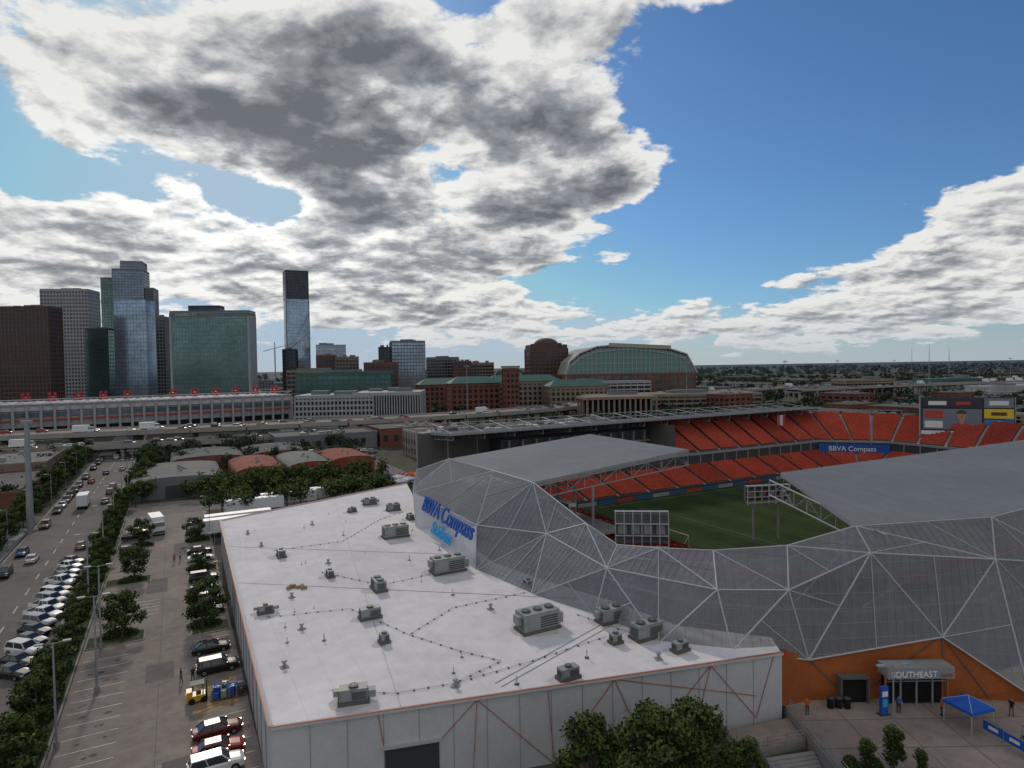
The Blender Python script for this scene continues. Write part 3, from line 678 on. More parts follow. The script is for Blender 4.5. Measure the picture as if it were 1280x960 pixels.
for k in range(6):
    mb=MB()
    for x in (-1,1): mb.tube((x,0,0),(x,0,1.1),.03,m_metal); mb.box((x,0,.02),(.08,.6,.04),m_metal)
    mb.tube((-1,0,1.1),(1,0,1.1),.03,m_metal); mb.box((0,0,.6),(1.9,.03,.85),m_tb); mb.box((0,-.02,.62),(.9,.012,.3),m_scw)
    mb.obj('crowd_barrier',None,(43.6+.45*k,57-.0-k*1.9,1.5),math.radians(-75))
def railing(pl_,z,name='railing'):
    mb=MB()
    for a,b in zip(pl_[:-1],pl_[1:]):
        a=Vector((*a,z));b=Vector((*b,z)); n=max(1,int((b-a).length/1.5))
        for h in (.35,.7,1.05): mb.tube(a+Vector((0,0,h)),b+Vector((0,0,h)),.03,m_metal,None,5)
        for k in range(n+1): p=a.lerp(b,k/n); mb.tube(p,p+Vector((0,0,1.05)),.035,m_metal,None,5)
    mb.obj(name)
railing([(27.2,62),(27.2,46)],1.5)
mb=MB(); mb.prism([(21,56.5),(26.9,58),(26.9,61.8),(20,59.8)],0,.75,m_conc,m_plaza)
for k in range(5): mb.box((24.5,55.6-k*.4+.2,.65-k*.13),(4.8,.45,.13),m_conc,.2)
mb.obj('concrete_steps'); railing([(21,56.6),(26.8,58)],.75); railing([(20,59.7),(21,56.6),(23,51),(27,45)],.75)
def lamp_mesh(h,double=True,r=.09):
    mb=MB(); mb.tube((0,0,0),(0,0,.7),.28,m_conc,None,10); mb.tube((0,0,.7),(0,0,h),r,m_metal,r*.6,8)
    for sx in ((-1,1) if double else (1,)):
        mb.tube((0,0,h-.1),(sx*.9,0,h+.05),.04,m_metal,None,5); mb.box((sx*1.2,0,h+.04),(.75,.36,.14),m_metal); mb.box((sx*1.2,0,h-.04),(.6,.28,.03),m_scw)
    return mb.mesh('street_lamp')
L7=lamp_mesh(6.9); L11=lamp_mesh(11,True,.13); L8=lamp_mesh(8.5,False)
put(L7,'street_lamp',(34.2,56.6,1.5),.1)
for (x,y) in ((-54.3,81.7),(-44.5,60),(-47.5,70.5)): put(L11,'street_lamp',(x,y,0),ANG,1 if y>65 else .93)
for k in range(6): put(L11,'street_lamp',(*st(-12.8,118+k*24),0),ANG)
for k in range(9): put(L8,'street_lamp',(*st(-31,110+k*26),0),ANG+math.pi)
for k in range(4): put(L8,'street_lamp',(*st(5.8,110+k*20),0),ANG+math.pi,.7)
mb=MB(); mb.tube((0,0,0),(0,0,25),.75,m_metal,.5,12); mb.box((0,0,25.3),(2.6,.5,.7),m_metal); mb.tube((0,0,0),(0,0,.6),1.2,m_conc,None,12); mb.obj('light_mast',None,(-111,144,0))
mb=MB(); mb.tube((0,0,0),(.1,0,3.4),.09,m_trunk,.02,6); ka=mb.mi(m_leafa);kb=mb.mi(m_leafb)
lob=[(Vector((U(-.7,.7),U(-.7,.7),U(.8,4.0))),U(.4,.75)) for _ in range(14)]
for k in range(3800):
    c,lr=random.choice(lob); c=Vector((c.x*(1.15-c.z/5),c.y*(1.15-c.z/5),c.z)); d=rdir(); leafcard(mb.v,mb.f,mb.m,c+d*lr*(R()**.4)*U(.8,1.2),rdir(),.12,ka if d.z+U(-.6,.6)>0.3 else kb)  # light from above put in by leaf colour choice
cm=mb.mesh('ornamental_tree')
for x,y,sc in ((31.6,52.2,.9),(29.0,51.5,.75),(33.2,51.0,.6)): put(cm,'ornamental_tree',(x,y,1.5),U(0,3),sc)
for x,y,sc in ((28.4,53.0,.6),(30.2,52.6,.65),(29.0,50.2,.7),(34.6,51.4,.5),(24,48,1.1),(22,46.5,1.2)): put(BU[1],'hedge_bush',(x,y,1.5 if x>27 else 0),U(0,3),sc)

# ------------------------------------------------------------ vehicles
CM={}
PAINT={'black':(.014,.014,.016),'white':(.62,.62,.61),'silver':(.32,.33,.34),'grey':(.10,.105,.11),'red':(.26,.014,.014),'blue':(.02,.05,.14),'tan':(.22,.18,.13),'maroon':(.11,.012,.015)}
m_tail=mat('tail_light',(.35,.01,.01),.3); m_head=mat('head_light',(.6,.6,.6),.2); m_hub=mat('wheel_hub',(.3,.3,.31),.35,.7)
def car(kind,col):
    key=(kind,col)
    if key in CM: return CM[key]
    mp=mat('paint_'+col,PAINT[col],.32,.1,spec=.5); mb=MB()
    if kind=='sedan': st_=[(-2.3,.70,.42,.72),(-2.2,.84,.28,.92),(-1.5,.90,.22,.98),(0,.91,.2,.97),(1.0,.90,.2,.94),(1.85,.86,.22,.82),(2.2,.78,.28,.7),(2.3,.66,.38,.58)]; cab=(-1.85,1.05,-1.15,.25,1.44,.8,.60)
    elif kind=='suv': st_=[(-2.35,.74,.45,.95),(-2.28,.90,.32,1.08),(-1.5,.95,.28,1.12),(0,.96,.26,1.12),(1.1,.95,.26,1.08),(2.0,.9,.28,.98),(2.3,.82,.34,.85),(2.38,.7,.45,.7)]; cab=(-2.25,1.15,-2.0,.45,1.76,.86,.70)
    else: st_=[(-2.75,.80,.5,.95),(-2.72,.95,.4,1.08),(-1.5,.98,.36,1.1),(0,.98,.34,1.12),(1.2,.97,.34,1.12),(2.3,.93,.36,1.02),(2.65,.85,.42,.9),(2.72,.75,.5,.75)]; cab=(-.75,1.35,-.55,.75,1.83,.88,.72)
    rings=[]
    for x,hw,zb,zt in st_:
        rings.append([(x,-hw*.9,zb),(x,-hw,zb+.12),(x,-hw,zt-.18),(x,-hw*.9,zt-.03),(x,-hw*.5,zt+.03),(x,hw*.5,zt+.03),(x,hw*.9,zt-.03),(x,hw,zt-.18),(x,hw,zb+.12),(x,hw*.9,zb)])
    for a,b in zip(rings[:-1],rings[1:]):
        for i in range(10): j=(i+1)%10; mb.face([a[i],b[i],b[j],a[j]],mp)
    mb.face(rings[0],mp); mb.face(list(reversed(rings[-1])),mp)
    x0,x1,x2,x3,zt,wb,wt=cab; zb=st_[3][3]-.04; zz_=zt-.05
    lo=[(x0,-wb,zb),(x1,-wb,zb),(x1,wb,zb),(x0,wb,zb)]; hi=[(x2,-wt,zz_),(x3,-wt,zz_),(x3,wt,zz_),(x2,wt,zz_)]
    for i in range(4): j=(i+1)%4; mb.face([lo[i],lo[j],hi[j],hi[i]],m_glassd); mb.beam(Vector(lo[i]),Vector(hi[i]),.09,.09,mp)
    for sy in (-1,1):
        xm=(x0+x1)/2-.1; mb.beam((xm,sy*wb*1.0,zb),((x2+x3)/2-.1,sy*wt*1.01,zz_),.1,.05,mp)
    mb.face([(x2-.04,-wt-.02,zz_),(x3+.04,-wt-.02,zz_),(x3,-wt+.06,zt),(x2,-wt+.06,zt)],mp); mb.face([(x3+.04,-wt-.02,zz_),(x3+.04,wt+.02,zz_),(x3-.05,wt-.06,zt),(x3-.05,-wt+.06,zt)],mp)
    mb.face([(x3+.04,wt+.02,zz_),(x2-.04,wt+.02,zz_),(x2,wt-.06,zt),(x3,wt-.06,zt)],mp); mb.face([(x2-.04,wt+.02,zz_),(x2-.04,-wt-.02,zz_),(x2,-wt+.06,zt),(x2,wt-.06,zt)],mp)
    mb.face([(x2,-wt+.06,zt),(x3-.02,-wt+.06,zt),(x3-.02,wt-.06,zt),(x2,wt-.06,zt)],mp)
    hw=st_[3][1]; rw=.33 if kind=='sedan' else .38
    for x in (st_[0][0]+.85,st_[-1][0]-.9):
        for sy in (-1,1):
            mb.tube((x,sy*(hw-.2),rw),(x,sy*(hw+.02),rw),rw,m_black,None,16); mb.tube((x,sy*(hw+.0),rw),(x,sy*(hw+.035),rw),rw*.6,m_hub,None,10)
    xe=st_[-1][0]; xb=st_[0][0]
    for sy in (-1,1):
        mb.box((xe-.13,sy*hw*.68,st_[-2][3]-.1),(.2,.34,.14),m_head); mb.box((xb+.06,sy*hw*.72,st_[1][3]-.17),(.14,.3,.18),m_tail); mb.box((x1-.15,sy*(wb+.16),zb+.08),(.16,.2,.14),mp)
    mb.box((xe-.02,0,.5),(.08,hw*1.0,.16),m_black); mb.box((xb+.0,0,.52),(.06,.5,.14),m_head)
    if kind=='pickup':
        mb.box((-1.75,0,1.09),(1.75,1.6,.12),m_black)
        for sy in (-1,1): mb.box((-1.75,sy*.87,1.16),(1.9,.12,.12),mp)
        mb.box((-2.68,0,1.16),(.1,1.8,.12),mp)
    me=mb.mesh('parked_car'); CM[key]=me; return me
KN=['sedan','sedan','suv','suv','pickup']; CC=['black','white','silver','grey','white','black','grey','red','blue','tan','silver']
def park(x,y,rot,k=None,c=None,z=.03): put(car(k or random.choice(KN),c or random.choice(CC)),'parked_car',(x,y,z),rot+U(-.03,.03))
park(-36.0,75.2,ANG,'suv','black'); park(-29.8,61.8,ANG+.05,'sedan','maroon'); park(-28.2,58.6,ANG,'sedan','red'); park(-27.2,56.0,ANG,'suv','white')
park(*st(3.2,89.5),ANG,'sedan','black')
for t,c in ((104,'black'),(109.6,'grey'),(115,'silver'),(120.6,'black'),(134,'white'),(139.5,'black'),(156,'grey')): park(*st(3.5,t),ANG,None,c)
for t,c in ((158,'black'),(163.5,'white'),(146,'black')): park(*st(-8.2,t),ANG,None,c)
t=94
for c in ['black','black','white','grey','black','silver','white','white','silver','white','black','white','grey','silver','white','tan']:
    park(*st(-18.0,t),ANG+math.radians(-42),None,c); t+=3.3+U(-.2,.3)
for k in range(34):
    t=100+k*8.3+U(-2,2)
    if R()<.5: park(*st(-27.8,t),ANG-math.pi/2,None)
    if R()<.35 and t>150: park(*st(-18.0,t),ANG+math.pi/2)
    if R()<.3: park(*st(-22.6 if R()<.5 else -25.2,t),ANG+math.pi/2)
def boxtruck(name,L=9,col=(.62,.63,.65)):
    mp=mat('truck_white',col,.5,0,.5,.05); mb=MB()
    mb.box((-1,0,2.4),(L-2.6,2.5,2.9),mp); mb.box((-1,0,.85),(L-2.4,1.2,.25),m_metald)
    xc=L/2-1.2; mb.box((xc-.1,0,1.3),(2.1,2.3,1.5),mp)
    mb.face([(xc+.95,-1.1,2.0),(xc+.95,1.1,2.0),(xc+.5,1.0,2.9),(xc+.5,-1.0,2.9)],m_glassd)
    for sy in (-1,1): mb.face([(xc-.9,sy*1.14,2.0),(xc+.95,sy*1.14,2.0),(xc+.5,sy*1.02,2.9),(xc-.9,sy*1.02,2.9)],m_glassd)
    mb.box((xc-.25,0,2.93),(1.5,2.06,.1),mp); mb.box((xc+1.0,0,.9),(.1,2.2,.4),m_metald)
    for x in (-L/2+1.5,-L/2+2.6,xc+.1):
        for sy in (-1,1): mb.tube((x,sy*.85,.5),(x,sy*1.15,.5),.5,m_black,None,14); mb.tube((x,sy*1.15,.5),(x,sy*1.18,.5),.28,m_hub,None,8)
    return mb.mesh(name)
bt=boxtruck('box_truck'); put(bt,'box_truck',(*st(-4.5,163),.03),ANG-math.pi/2+.15); put(bt,'box_truck',(*st(-22.6,205),.03),ANG+math.pi/2)
def trailer():
    mb=MB(); mp=mat('truck_white',(.6,.6,.6)); mb.box((0,0,2.5),(14,2.6,2.8),mp); mb.box((0,0,.95),(13,1,.3),m_metald)
    for k in range(14): mb.box((-6.5+k,0,2.5),(.06,2.66,2.7),m_solid)
    for x in (-5.8,-4.6):
        for sy in (-1,1): mb.tube((x,sy*.9,.5),(x,sy*1.25,.5),.5,m_black,None,12)
    for sy in (-1,1): mb.box((4.5,sy*.8,.5),(.15,.15,1.0),m_metald)
    return mb.mesh('semi_trailer')
trm=trailer()
for s,t,r_ in ((9,152,0),(12,156.5,.03),(17,172,0),(26,176,0),(38,178,.1)): put(trm,'semi_trailer',(*st(s,t),0),ANG+r_)
mb=MB(); my=mat('yellow_metal',(.55,.33,.02),.4)
mb.box((-.6,0,.62),(1.9,1.2,.5),my); mb.box((-1.2,0,1.1),(.6,1.1,.5),my)
for x in (-1.0,.2):
    for sy in(-1,1): mb.tube((x,sy*.45,.33),(x,sy*.68,.33),.33,m_black,None,12)
for x in (-.95,.15):
    for sy in (-.5,.5): mb.tube((x,sy,.8),(x*.9,sy,2.0),.04,m_metald)
mb.box((-.4,0,2.02),(1.4,1.2,.06),m_metald); mb.tube((.5,-.3,.1),(.5,-.3,2.3),.06,m_metald); mb.tube((.5,.3,.1),(.5,.3,2.3),.06,m_metald); mb.box((1.1,.3,.1),(1.1,.12,.06),m_metald); mb.box((1.1,-.3,.1),(1.1,.12,.06),m_metald); mb.box((-.3,0,1.0),(.5,.5,.1),m_black)
mb.obj('forklift',None,(-34.6,68.4,.03),.5)
mb=MB()
for i in range(4):
    for j in range(3):
        hh=U(.5,1.1); mb.box((i*.8-1.2,j*.7-.7,.16+hh/2),(U(.4,.7),U(.35,.6),hh),(m_tb,m_metald,m_blue,m_metal)[(i*3+j*2)%4],U(-.4,.4))
mb.box((0,0,.08),(3.6,2.4,.12),m_trunk)
for i in range(16): mb.tube((U(-1.5,1.5),U(-.9,.9),.9),(U(-1.5,1.5),U(-.9,.9),1.35),.04,m_cyan if i%2 else m_blue)
mb.obj('stacked_crates',None,(-32.2,69.6,.03),.4)

# ------------------------------------------------------------ people
def person(name,x,y,z,rot,shirt,pants,stride=.0,arm=.1,hair=(.02,.015,.01)):
    J={'pel':(0,0,.95),'sp':(0,.01,1.15),'ch':(0,.01,1.35),'nk':(0,0,1.50),'h1':(0,.02,1.58),'h2':(0,.015,1.68),'h3':(0,.0,1.76)}
    Rr={'pel':(.15,.11),'sp':(.14,.1),'ch':(.17,.11),'nk':(.06,.06),'h1':(.07,.085),'h2':(.078,.095),'h3':(.05,.06)}
    E=[('pel','sp'),('sp','ch'),('ch','nk'),('nk','h1'),('h1','h2'),('h2','h3')]
    for s_,q in (('l',-1),('r',1)):
        f=stride*q
        J['hip'+s_]=(q*.1,0,.9);J['kn'+s_]=(q*.11,f*.45+.03,.5);J['an'+s_]=(q*.11,f*.9-.04,.09);J['to'+s_]=(q*.13,f*.9+.14,.035)
        Rr['hip'+s_]=(.095,.1);Rr['kn'+s_]=(.06,.065);Rr['an'+s_]=(.042,.045);Rr['to'+s_]=(.045,.03)
        J['shd'+s_]=(q*.19,0,1.42);J['elb'+s_]=(q*(.24+arm*.3),-f*.3-.02,1.15);J['wr'+s_]=(q*(.25+arm*.4),-f*.5+.08,.92);J['pm'+s_]=(q*(.25+arm*.4),-f*.5+.11,.84)
        Rr['shd'+s_]=(.065,.065);Rr['elb'+s_]=(.045,.045);Rr['wr'+s_]=(.03,.03);Rr['pm'+s_]=(.02,.042)
        E+=[('pel','hip'+s_),('hip'+s_,'kn'+s_),('kn'+s_,'an'+s_),('an'+s_,'to'+s_),('ch','shd'+s_),('shd'+s_,'elb'+s_),('elb'+s_,'wr'+s_),('wr'+s_,'pm'+s_)]
    names=list(J); idx={n:i for i,n in enumerate(names)}
    me=bpy.data.meshes.new('tmp'); me.from_pydata([J[n] for n in names],[(idx[a],idx[b]) for a,b in E],[])
    ob=bpy.data.objects.new('tmp',me); COL.objects.link(ob); ob.modifiers.new('Skin','SKIN')
    sv=me.skin_vertices[0].data
    for n in names: sv[idx[n]].radius=Rr[n]
    for i,vv in enumerate(sv): vv.use_root=(i==0)
    ob.modifiers.new('Sub','SUBSURF').levels=2
    dg=bpy.context.evaluated_depsgraph_get(); me2=bpy.data.meshes.new_from_object(ob.evaluated_get(dg)); bpy.data.objects.remove(ob)
    ms=mat('shirt_%s'%str(shirt),shirt,.85); mpn=mat('pants_%s'%str(pants),pants,.85); mh=mat('hair_%s'%str(hair),hair,.8)
    me2.materials.clear()
    for q in (m_skin,ms,mpn,mh,m_black): me2.materials.append(q)
    for p in me2.polygons:
        c=p.center; k=1
        if c.z<.11: k=4
        elif c.z<.96 and abs(c.x)<.21: k=2
        elif c.z>1.5: k=3 if (c.z>1.70 or (c.y<-.01 and c.z>1.57)) else 0
        elif abs(c.x)>.2 and c.z<1.2: k=0
        p.material_index=k; p.use_smooth=True
    body=put(me2,name,(x,y,z),rot)
    mb=MB(); mb.tube((0,.11,1.655),(0,.135,1.63),.014,m_skin,.018,6)
    for q in (-1,1):
        mb.tube((q*.032,.098,1.672),(q*.032,.108,1.672),.011,m_black,None,8); mb.tube((q*.078,.01,1.66),(q*.092,.0,1.66),.025,m_skin,.02,8)
        px,py,pz=J['pm'+('l' if q<0 else 'r')]
        for i,L in enumerate((.065,.08,.085,.075)):
            yy=py-.03+i*.02; mb.tube((px,yy,pz-.03),(px-q*.006,yy,pz-.03-L*.55),.0095,m_skin,.009,5); mb.tube((px-q*.006,yy,pz-.03-L*.55),(px-q*.03,yy,pz-.03-L),.009,m_skin,.007,5)
        mb.tube((px,py+.035,pz+.02),(px-q*.015,py+.07,pz-.03),.011,m_skin,.008,5)
    mb.tube((-.025,.1,1.60),(.025,.1,1.60),.007,mat('lips',(.3,.1,.08)),None,5)
    mb.obj('face_and_hands',body)
try:
    person('pedestrian',-38.9,72.3,.03,2.4,(.03,.03,.04),(.05,.06,.09),.12)
    person('pedestrian',-37.7,72.6,.03,-2.2,(.04,.05,.12),(.03,.03,.03),-.1)
    person('pedestrian',28.4,61.0,1.5,3.0,(.45,.10,.03),(.05,.05,.06),.05)
    person('pedestrian',45.2,55.6,1.5,1.2,(.3,.3,.32),(.05,.05,.06),.2)
    person('pedestrian',41.2,60.4,1.5,.6,(.45,.12,.04),(.03,.04,.08),.1)
    person('pedestrian',37.4,61.0,1.5,2.6,(.05,.1,.3),(.03,.03,.03),.0)
    person('pedestrian',47.8,60.2,1.5,2.0,(.02,.02,.02),(.12,.1,.07),.15)
    person('pedestrian',*st(-1,135),.03,.4,(.4,.1,.04),(.03,.03,.05),.2)
    person('pedestrian',*st(0,136),.03,.4,(.4,.4,.4),(.03,.03,.05),-.2)
except Exception as ex: print('person',ex)

# ------------------------------------------------------------ city buildings
def tower(mb,cx,cy,w_,d_,z0,z1,rot,mg,mf,fh=3.9,band=1.1,bay=3.5,fin=.35,vw=.4,crown=2.0):
    mb.box((cx,cy,(z0+z1)/2),(w_,d_,z1-z0),mg,rot,mf)
    n=max(1,int((z1-z0)/fh)); cr,sr=math.cos(rot),math.sin(rot)
    for k in range(n+1):
        z=z0+k*fh+band/2
        if z+band/2<z1 and band>0: mb.box((cx,cy,z),(w_+fin,d_+fin,band),mf,rot)
    if crown>0: mb.box((cx,cy,z1-crown/2+.5),(w_+fin*1.3,d_+fin*1.3,crown),mf,rot)
    if bay>0:
        for (L,off,ax) in ((w_,d_/2,0),(d_,w_/2,1)):
            nb=max(1,round(L/bay))
            for k in range(nb+1):
                u=-L/2+k*L/nb
                for sg in (-1,1):
                    lx,ly=(u,sg*(off+fin*.35)) if ax==0 else (sg*(off+fin*.35),u)
                    sx,sy=(vw,fin*.75) if ax==0 else (fin*.75,vw)
                    mb.box((cx+lx*cr-ly*sr,cy+lx*sr+ly*cr,(z0+z1)/2),(sx,sy,z1-z0),mf,rot)
def glass(name,col,rough=.12,metal=.6): return mat(name,col,rough,metal,.03,.35,.3,.25,bump=.2,bs=.10)
g_blue=glass('glass_blue',(.15,.20,.27)); g_green=glass('glass_green',(.10,.17,.17),.15,.7); g_dark=glass('glass_dark',(.04,.045,.058)); g_lt=glass('glass_light',(.27,.33,.41))
c_brn=mat('brown_granite',(.11,.065,.055),.7,0,.1,.1); c_wht=mat('white_precast',(.32,.32,.335),.7,0,.1,.08); c_tan=mat('tan_masonry',(.23,.18,.14),.8,0,.1,.12); c_brk=mat('red_brick',(.17,.075,.055),.85,0,.1,.15,1,.1); c_gry=mat('grey_cladding',(.16,.17,.18),.7,0,.1,.1); c_dk=mat('dark_cladding',(.055,.06,.07),.7,0,.1,.1)
c_grn=mat('green_roof',(.055,.125,.105),.7,0,.1,.1); c_cream=mat('cream_panel',(.34,.32,.27),.7,0,.05,.1); m_red=mat('red_duct',(.40,.02,.03),.5)
def bld(name,x,d,w_,dp,z,rot,mg,mf,**k):
    mb=MB(); tower(mb,0,0,w_,dp,0,z,0,mg,mf,**k)
    for _ in range(3): mb.box((U(-w_*.3,w_*.3),U(-dp*.25,dp*.25),z+1.2),(w_*U(.1,.3),dp*U(.1,.3),U(1.5,4)),c_gry)
    return mb.obj(name,None,(x,d,0),rot)
bld('brown_office_tower',-436,575,42,20,97,.1,g_dark,c_brn,bay=3.2,vw=1.1,band=1.5)
bld('white_office_tower',-479,690,46,26,127,.15,g_dark,c_wht,bay=3.0,vw=1.2,band=1.6)
mb=MB(); tower(mb,0,0,40,34,0,186,0,g_blue,c_gry,bay=4,vw=.3,band=.8); tower(mb,-26,4,20,30,0,174,0,g_green,c_gry,bay=4,vw=.3,band=.8); tower(mb,25,0,14,30,0,160,0,g_dark,c_gry,bay=4,vw=.3,band=.8); tower(mb,4,0,28,28,186,198,0,g_blue,c_gry,bay=4,vw=.3)
mb.obj('stepped_glass_tower',None,(-556,930,0),.3)
bld('blue_glass_tower',-380,640,31,18,109,.05,g_lt,g_blue,bay=3.2,vw=.25,band=.7,fin=.15,crown=1)
bld('green_glass_tower',-424,655,22,18,82,.1,g_green,c_dk,bay=3,vw=.3,band=.6,fin=.15)
bld('dark_office_tower',-409,740,13,14,101,.2,g_dark,c_gry,bay=3,vw=.7)
mb=MB(); tower(mb,0,0,72,18,0,93,0,g_green,c_gry,bay=2.8,vw=.18,band=.35,fin=.12,crown=1.5); tower(mb,-6,0,28,12,93,98,0,g_dark,c_dk,bay=4); mb.box((0,-.2,89.5),(72.6,18.6,3.5),c_gry); mb.box((-35.5,0,45),(2,18.8,88),c_wht); mb.box((35.5,0,45),(2,18.8,88),c_wht); mb.obj('convention_hotel',None,(-282,600,0),.06)
text('MARRIOTT','hotel_lettering',(-312,588.4,88.2),(1,.06,0),(0,0,1),4.0,m_solid,None,.1)
mb=MB(); tower(mb,0,0,27,27,0,125,0,g_lt,g_blue,bay=3,vw=.2,band=.35,fin=.12,crown=0); tower(mb,0,0,27.4,27.4,125,160,0,g_dark,c_dk,bay=6,vw=.3,band=.4,fin=.2,crown=2)
for k,(a,b) in enumerate(((-13.7,60),(0,82),(-6,40))): mb.beam((a,-13.8,b),(13.5,-13.8,b+24),.3,.6,c_gry)
for x in (-13.6,13.6): mb.box((x,-13.7,62),(.9,.6,124),c_dk)
mb.obj('slender_glass_tower',None,(-271,800,0),.45)
bld('white_hotel',-220,770,34,26,66,.3,g_lt,c_wht,bay=3.5); bld('office_block',-205,700,20,20,52,.2,g_dark,c_brk); bld('office_block',-180,690,24,20,50,.3,g_dark,c_tan)
bld('grey_apartment_tower',-122,740,38,24,68,.3,g_lt,c_gry,bay=3.5,vw=.6); bld('dark_apartment_tower',-140,700,12,20,60,.1,g_dark,c_dk)
bld('dark_office_tower',-252,720,14,20,60,.2,g_dark,c_dk)
bld('office_block',-60,760,20,24,44,.2,g_dark,c_brk); bld('office_block',-38,780,28,24,42,.2,g_dark,c_tan); bld('office_block',-90,820,40,24,50,.2,g_dark,c_gry)
bld('office_block',-580,640,40,40,60,.2,g_dark,c_brk); bld('office_block',-700,800,60,50,90,.2,g_dark,c_wht); bld('office_block',-800,700,60,50,80,.2,g_dark,c_gry)
mb=MB(); tower(mb,0,0,38,26,0,54,0,g_dark,c_brn,bay=4,vw=1.2,band=1.6); tower(mb,0,0,26,22,54,59,0,g_dark,c_brn,bay=4)
for k in range(6):
    z0=59+6*math.sin(k*math.pi/12); z1=59+6*math.sin((k+1)*math.pi/12); mb.tube((0,0,z0),(0,0,z1),12*math.cos(k*math.pi/12),c_brn,max(.1,12*math.cos((k+1)*math.pi/12)),20,False)
for sx in (-15,15): tower(mb,sx,0,7,24,54,57.5,0,g_dark,c_brn,bay=3.5)
mb.obj('domed_brick_tower',None,(35,640,0),.2)
bp=empty('ballpark')
prof=[(-62,28),(-58,40),(-48,48),(-32,54),(-5,56),(18,54.5),(40,51),(56,46),(66,28)]
mb=MB()
for (a,b) in zip(prof[:-1],prof[1:]):
    for k in range(4):
        y0=-45+k*24; mb.face([(a[0],y0,a[1]),(b[0],y0,b[1]),(b[0],y0+23.4,b[1]),(a[0],y0+23.4,a[1])],c_cream); mb.face([(a[0],y0+23.4,a[1]),(b[0],y0+23.4,b[1]),(b[0],y0+24,b[1]),(a[0],y0+24,a[1])],c_gry)
mb.face([(p[0],-44.5,p[1]-2.2 if p[1]>30 else p[1]) for p in reversed(prof)],mat('pale_green_glazing',(.11,.22,.20),.5)); mb.face([(p[0],50,p[1]) for p in prof],c_gry)
mb.beam((-20,-45.2,55.6),(40,-45.2,52.5),1.5,3.6,c_cream)
mb.obj('retractable_roof',bp)
mb=MB()
for (a,b) in zip(prof[:-1],prof[1:]): mb.tube((a[0],-45,a[1]),(b[0],-45,b[1]),.8,m_white); mb.tube((a[0],-45,a[1]-5),(b[0],-45,b[1]-5),.35,m_white)
for k in range(28):
    x=-58+k*4.3
    zt=0
    for (a,b) in zip(prof[:-1],prof[1:]):
        if a[0]<=x<=b[0]: zt=a[1]+(b[1]-a[1])*(x-a[0])/(b[0]-a[0])
    mb.tube((x,-44.9,28),(x,-44.9,zt),.25,m_white,None,4); mb.tube((x,-44.9,zt-5 if zt>34 else 28),(x+4,-44.9,zt),.2,m_white,None,4)
for z in (33,38,43): mb.beam((-56,-44.9,z),(56,-44.9,z),.2,.3,m_white)
mb.obj('roof_truss',bp)
mb=MB(); tower(mb,0,0,128,90,0,28,0,g_green,c_brk,fh=7,band=2.5,bay=8,vw=2,fin=.8); tower(mb,-74,-10,26,50,0,22,0,g_dark,c_brk,fh=6,band=2.4,bay=5,vw=1.4)
mb.obj('brick_base',bp); bp.location=(106,640,0); bp.rotation_euler=(0,0,.12)
mb=MB(); tower(mb,0,0,9,9,0,35,0,g_dark,c_brk,bay=3.3,vw=1.2,band=1.6); mb.prism([(-5.5,-5.5),(5.5,-5.5),(5.5,5.5),(-5.5,5.5)],35.6,37,c_tan)
mb.obj('brick_clock_tower',None,(-1,455,0),.3)
def gabled(name,x,y,w_,d_,h,rot,mw,mr):
    mb=MB(); tower(mb,0,0,w_,d_,0,h,0,g_dark,mw,fh=4,band=1.5,bay=4,vw=1.6,fin=.4)
    q=h+.6; mb.face([(-w_/2-1,-d_/2-1,q),(w_/2+1,-d_/2-1,q),(w_/2-6,0,q+5),(-w_/2+6,0,q+5)],mr); mb.face([(w_/2+1,d_/2+1,q),(-w_/2-1,d_/2+1,q),(-w_/2+6,0,q+5),(w_/2-6,0,q+5)],mr); mb.face([(w_/2+1,-d_/2-1,q),(w_/2+1,d_/2+1,q),(w_/2-6,0,q+5)],mr); mb.face([(-w_/2-1,d_/2+1,q),(-w_/2-1,-d_/2-1,q),(-w_/2+6,0,q+5)],mr)
    mb.obj(name,None,(x,y,0),rot)
gabled('green_roof_brick_building',-30,480,36,24,24,.25,c_brk,c_grn); gabled('green_roof_brick_building',8,520,60,26,24,.2,c_tan,c_grn); gabled('green_roof_brick_building',-60,540,40,26,22,.25,c_brk,c_grn); gabled('green_roof_brick_building',50,500,46,24,20,.2,c_tan,c_grn)
bld('white_parking_garage',-112,410,48,34,20,.06,g_dark,c_wht,fh=3.3,band=1.3,bay=2.4,vw=.9); bld('white_parking_garage',-80,416,42,40,21,.06,g_dark,c_wht,fh=21,band=1,bay=1.6,vw=.7)
bld('green_glass_office',-136,520,74,30,34,.1,g_green,c_grn,bay=4,vw=.4); bld('tan_office_block',-175,560,40,30,36,.1,g_dark,c_tan)
bld('office_block',-120,580,30,22,42,.2,g_dark,c_brk)
mb=MB(); mb.box((0,0,16),(46,24,1.6),c_tan); mb.box((0,2,8),(42,18,15),m_black)
for k in range(14):
    for y in (-11,11): mb.box((-22+k*3.4,y,8),(1.1,1.1,16),c_tan)
for y in (-3,3): mb.box((-22.4,y,8),(1.1,1.1,16),c_tan)
mb.obj('colonnade_building',None,(66,400,0),.15)
bld('parking_garage',118,480,130,40,14,.1,g_dark,c_tan,fh=3.4,band=1.4,bay=6,vw=.6); bld('parking_garage',60,560,120,30,22,.1,g_dark,c_wht,fh=3.6,band=1.4,bay=6,vw=.6)
mb=MB(); S0,S1,T0_,T1_=84,182,197,256
mb.prism([st(S0,T0_),st(S1,T0_),st(S1,T1_),st(S0,T1_)],0,10,c_tan,mat('grey_flat_roof',(.27,.25,.225),.9,0,.05,.3,.4,.25))
for k in range(29):
    x,y=st(S0+1+k*3.4,T0_-.15); mb.box((x,y,5),(.8,.3,9.6),c_cream,ANG)
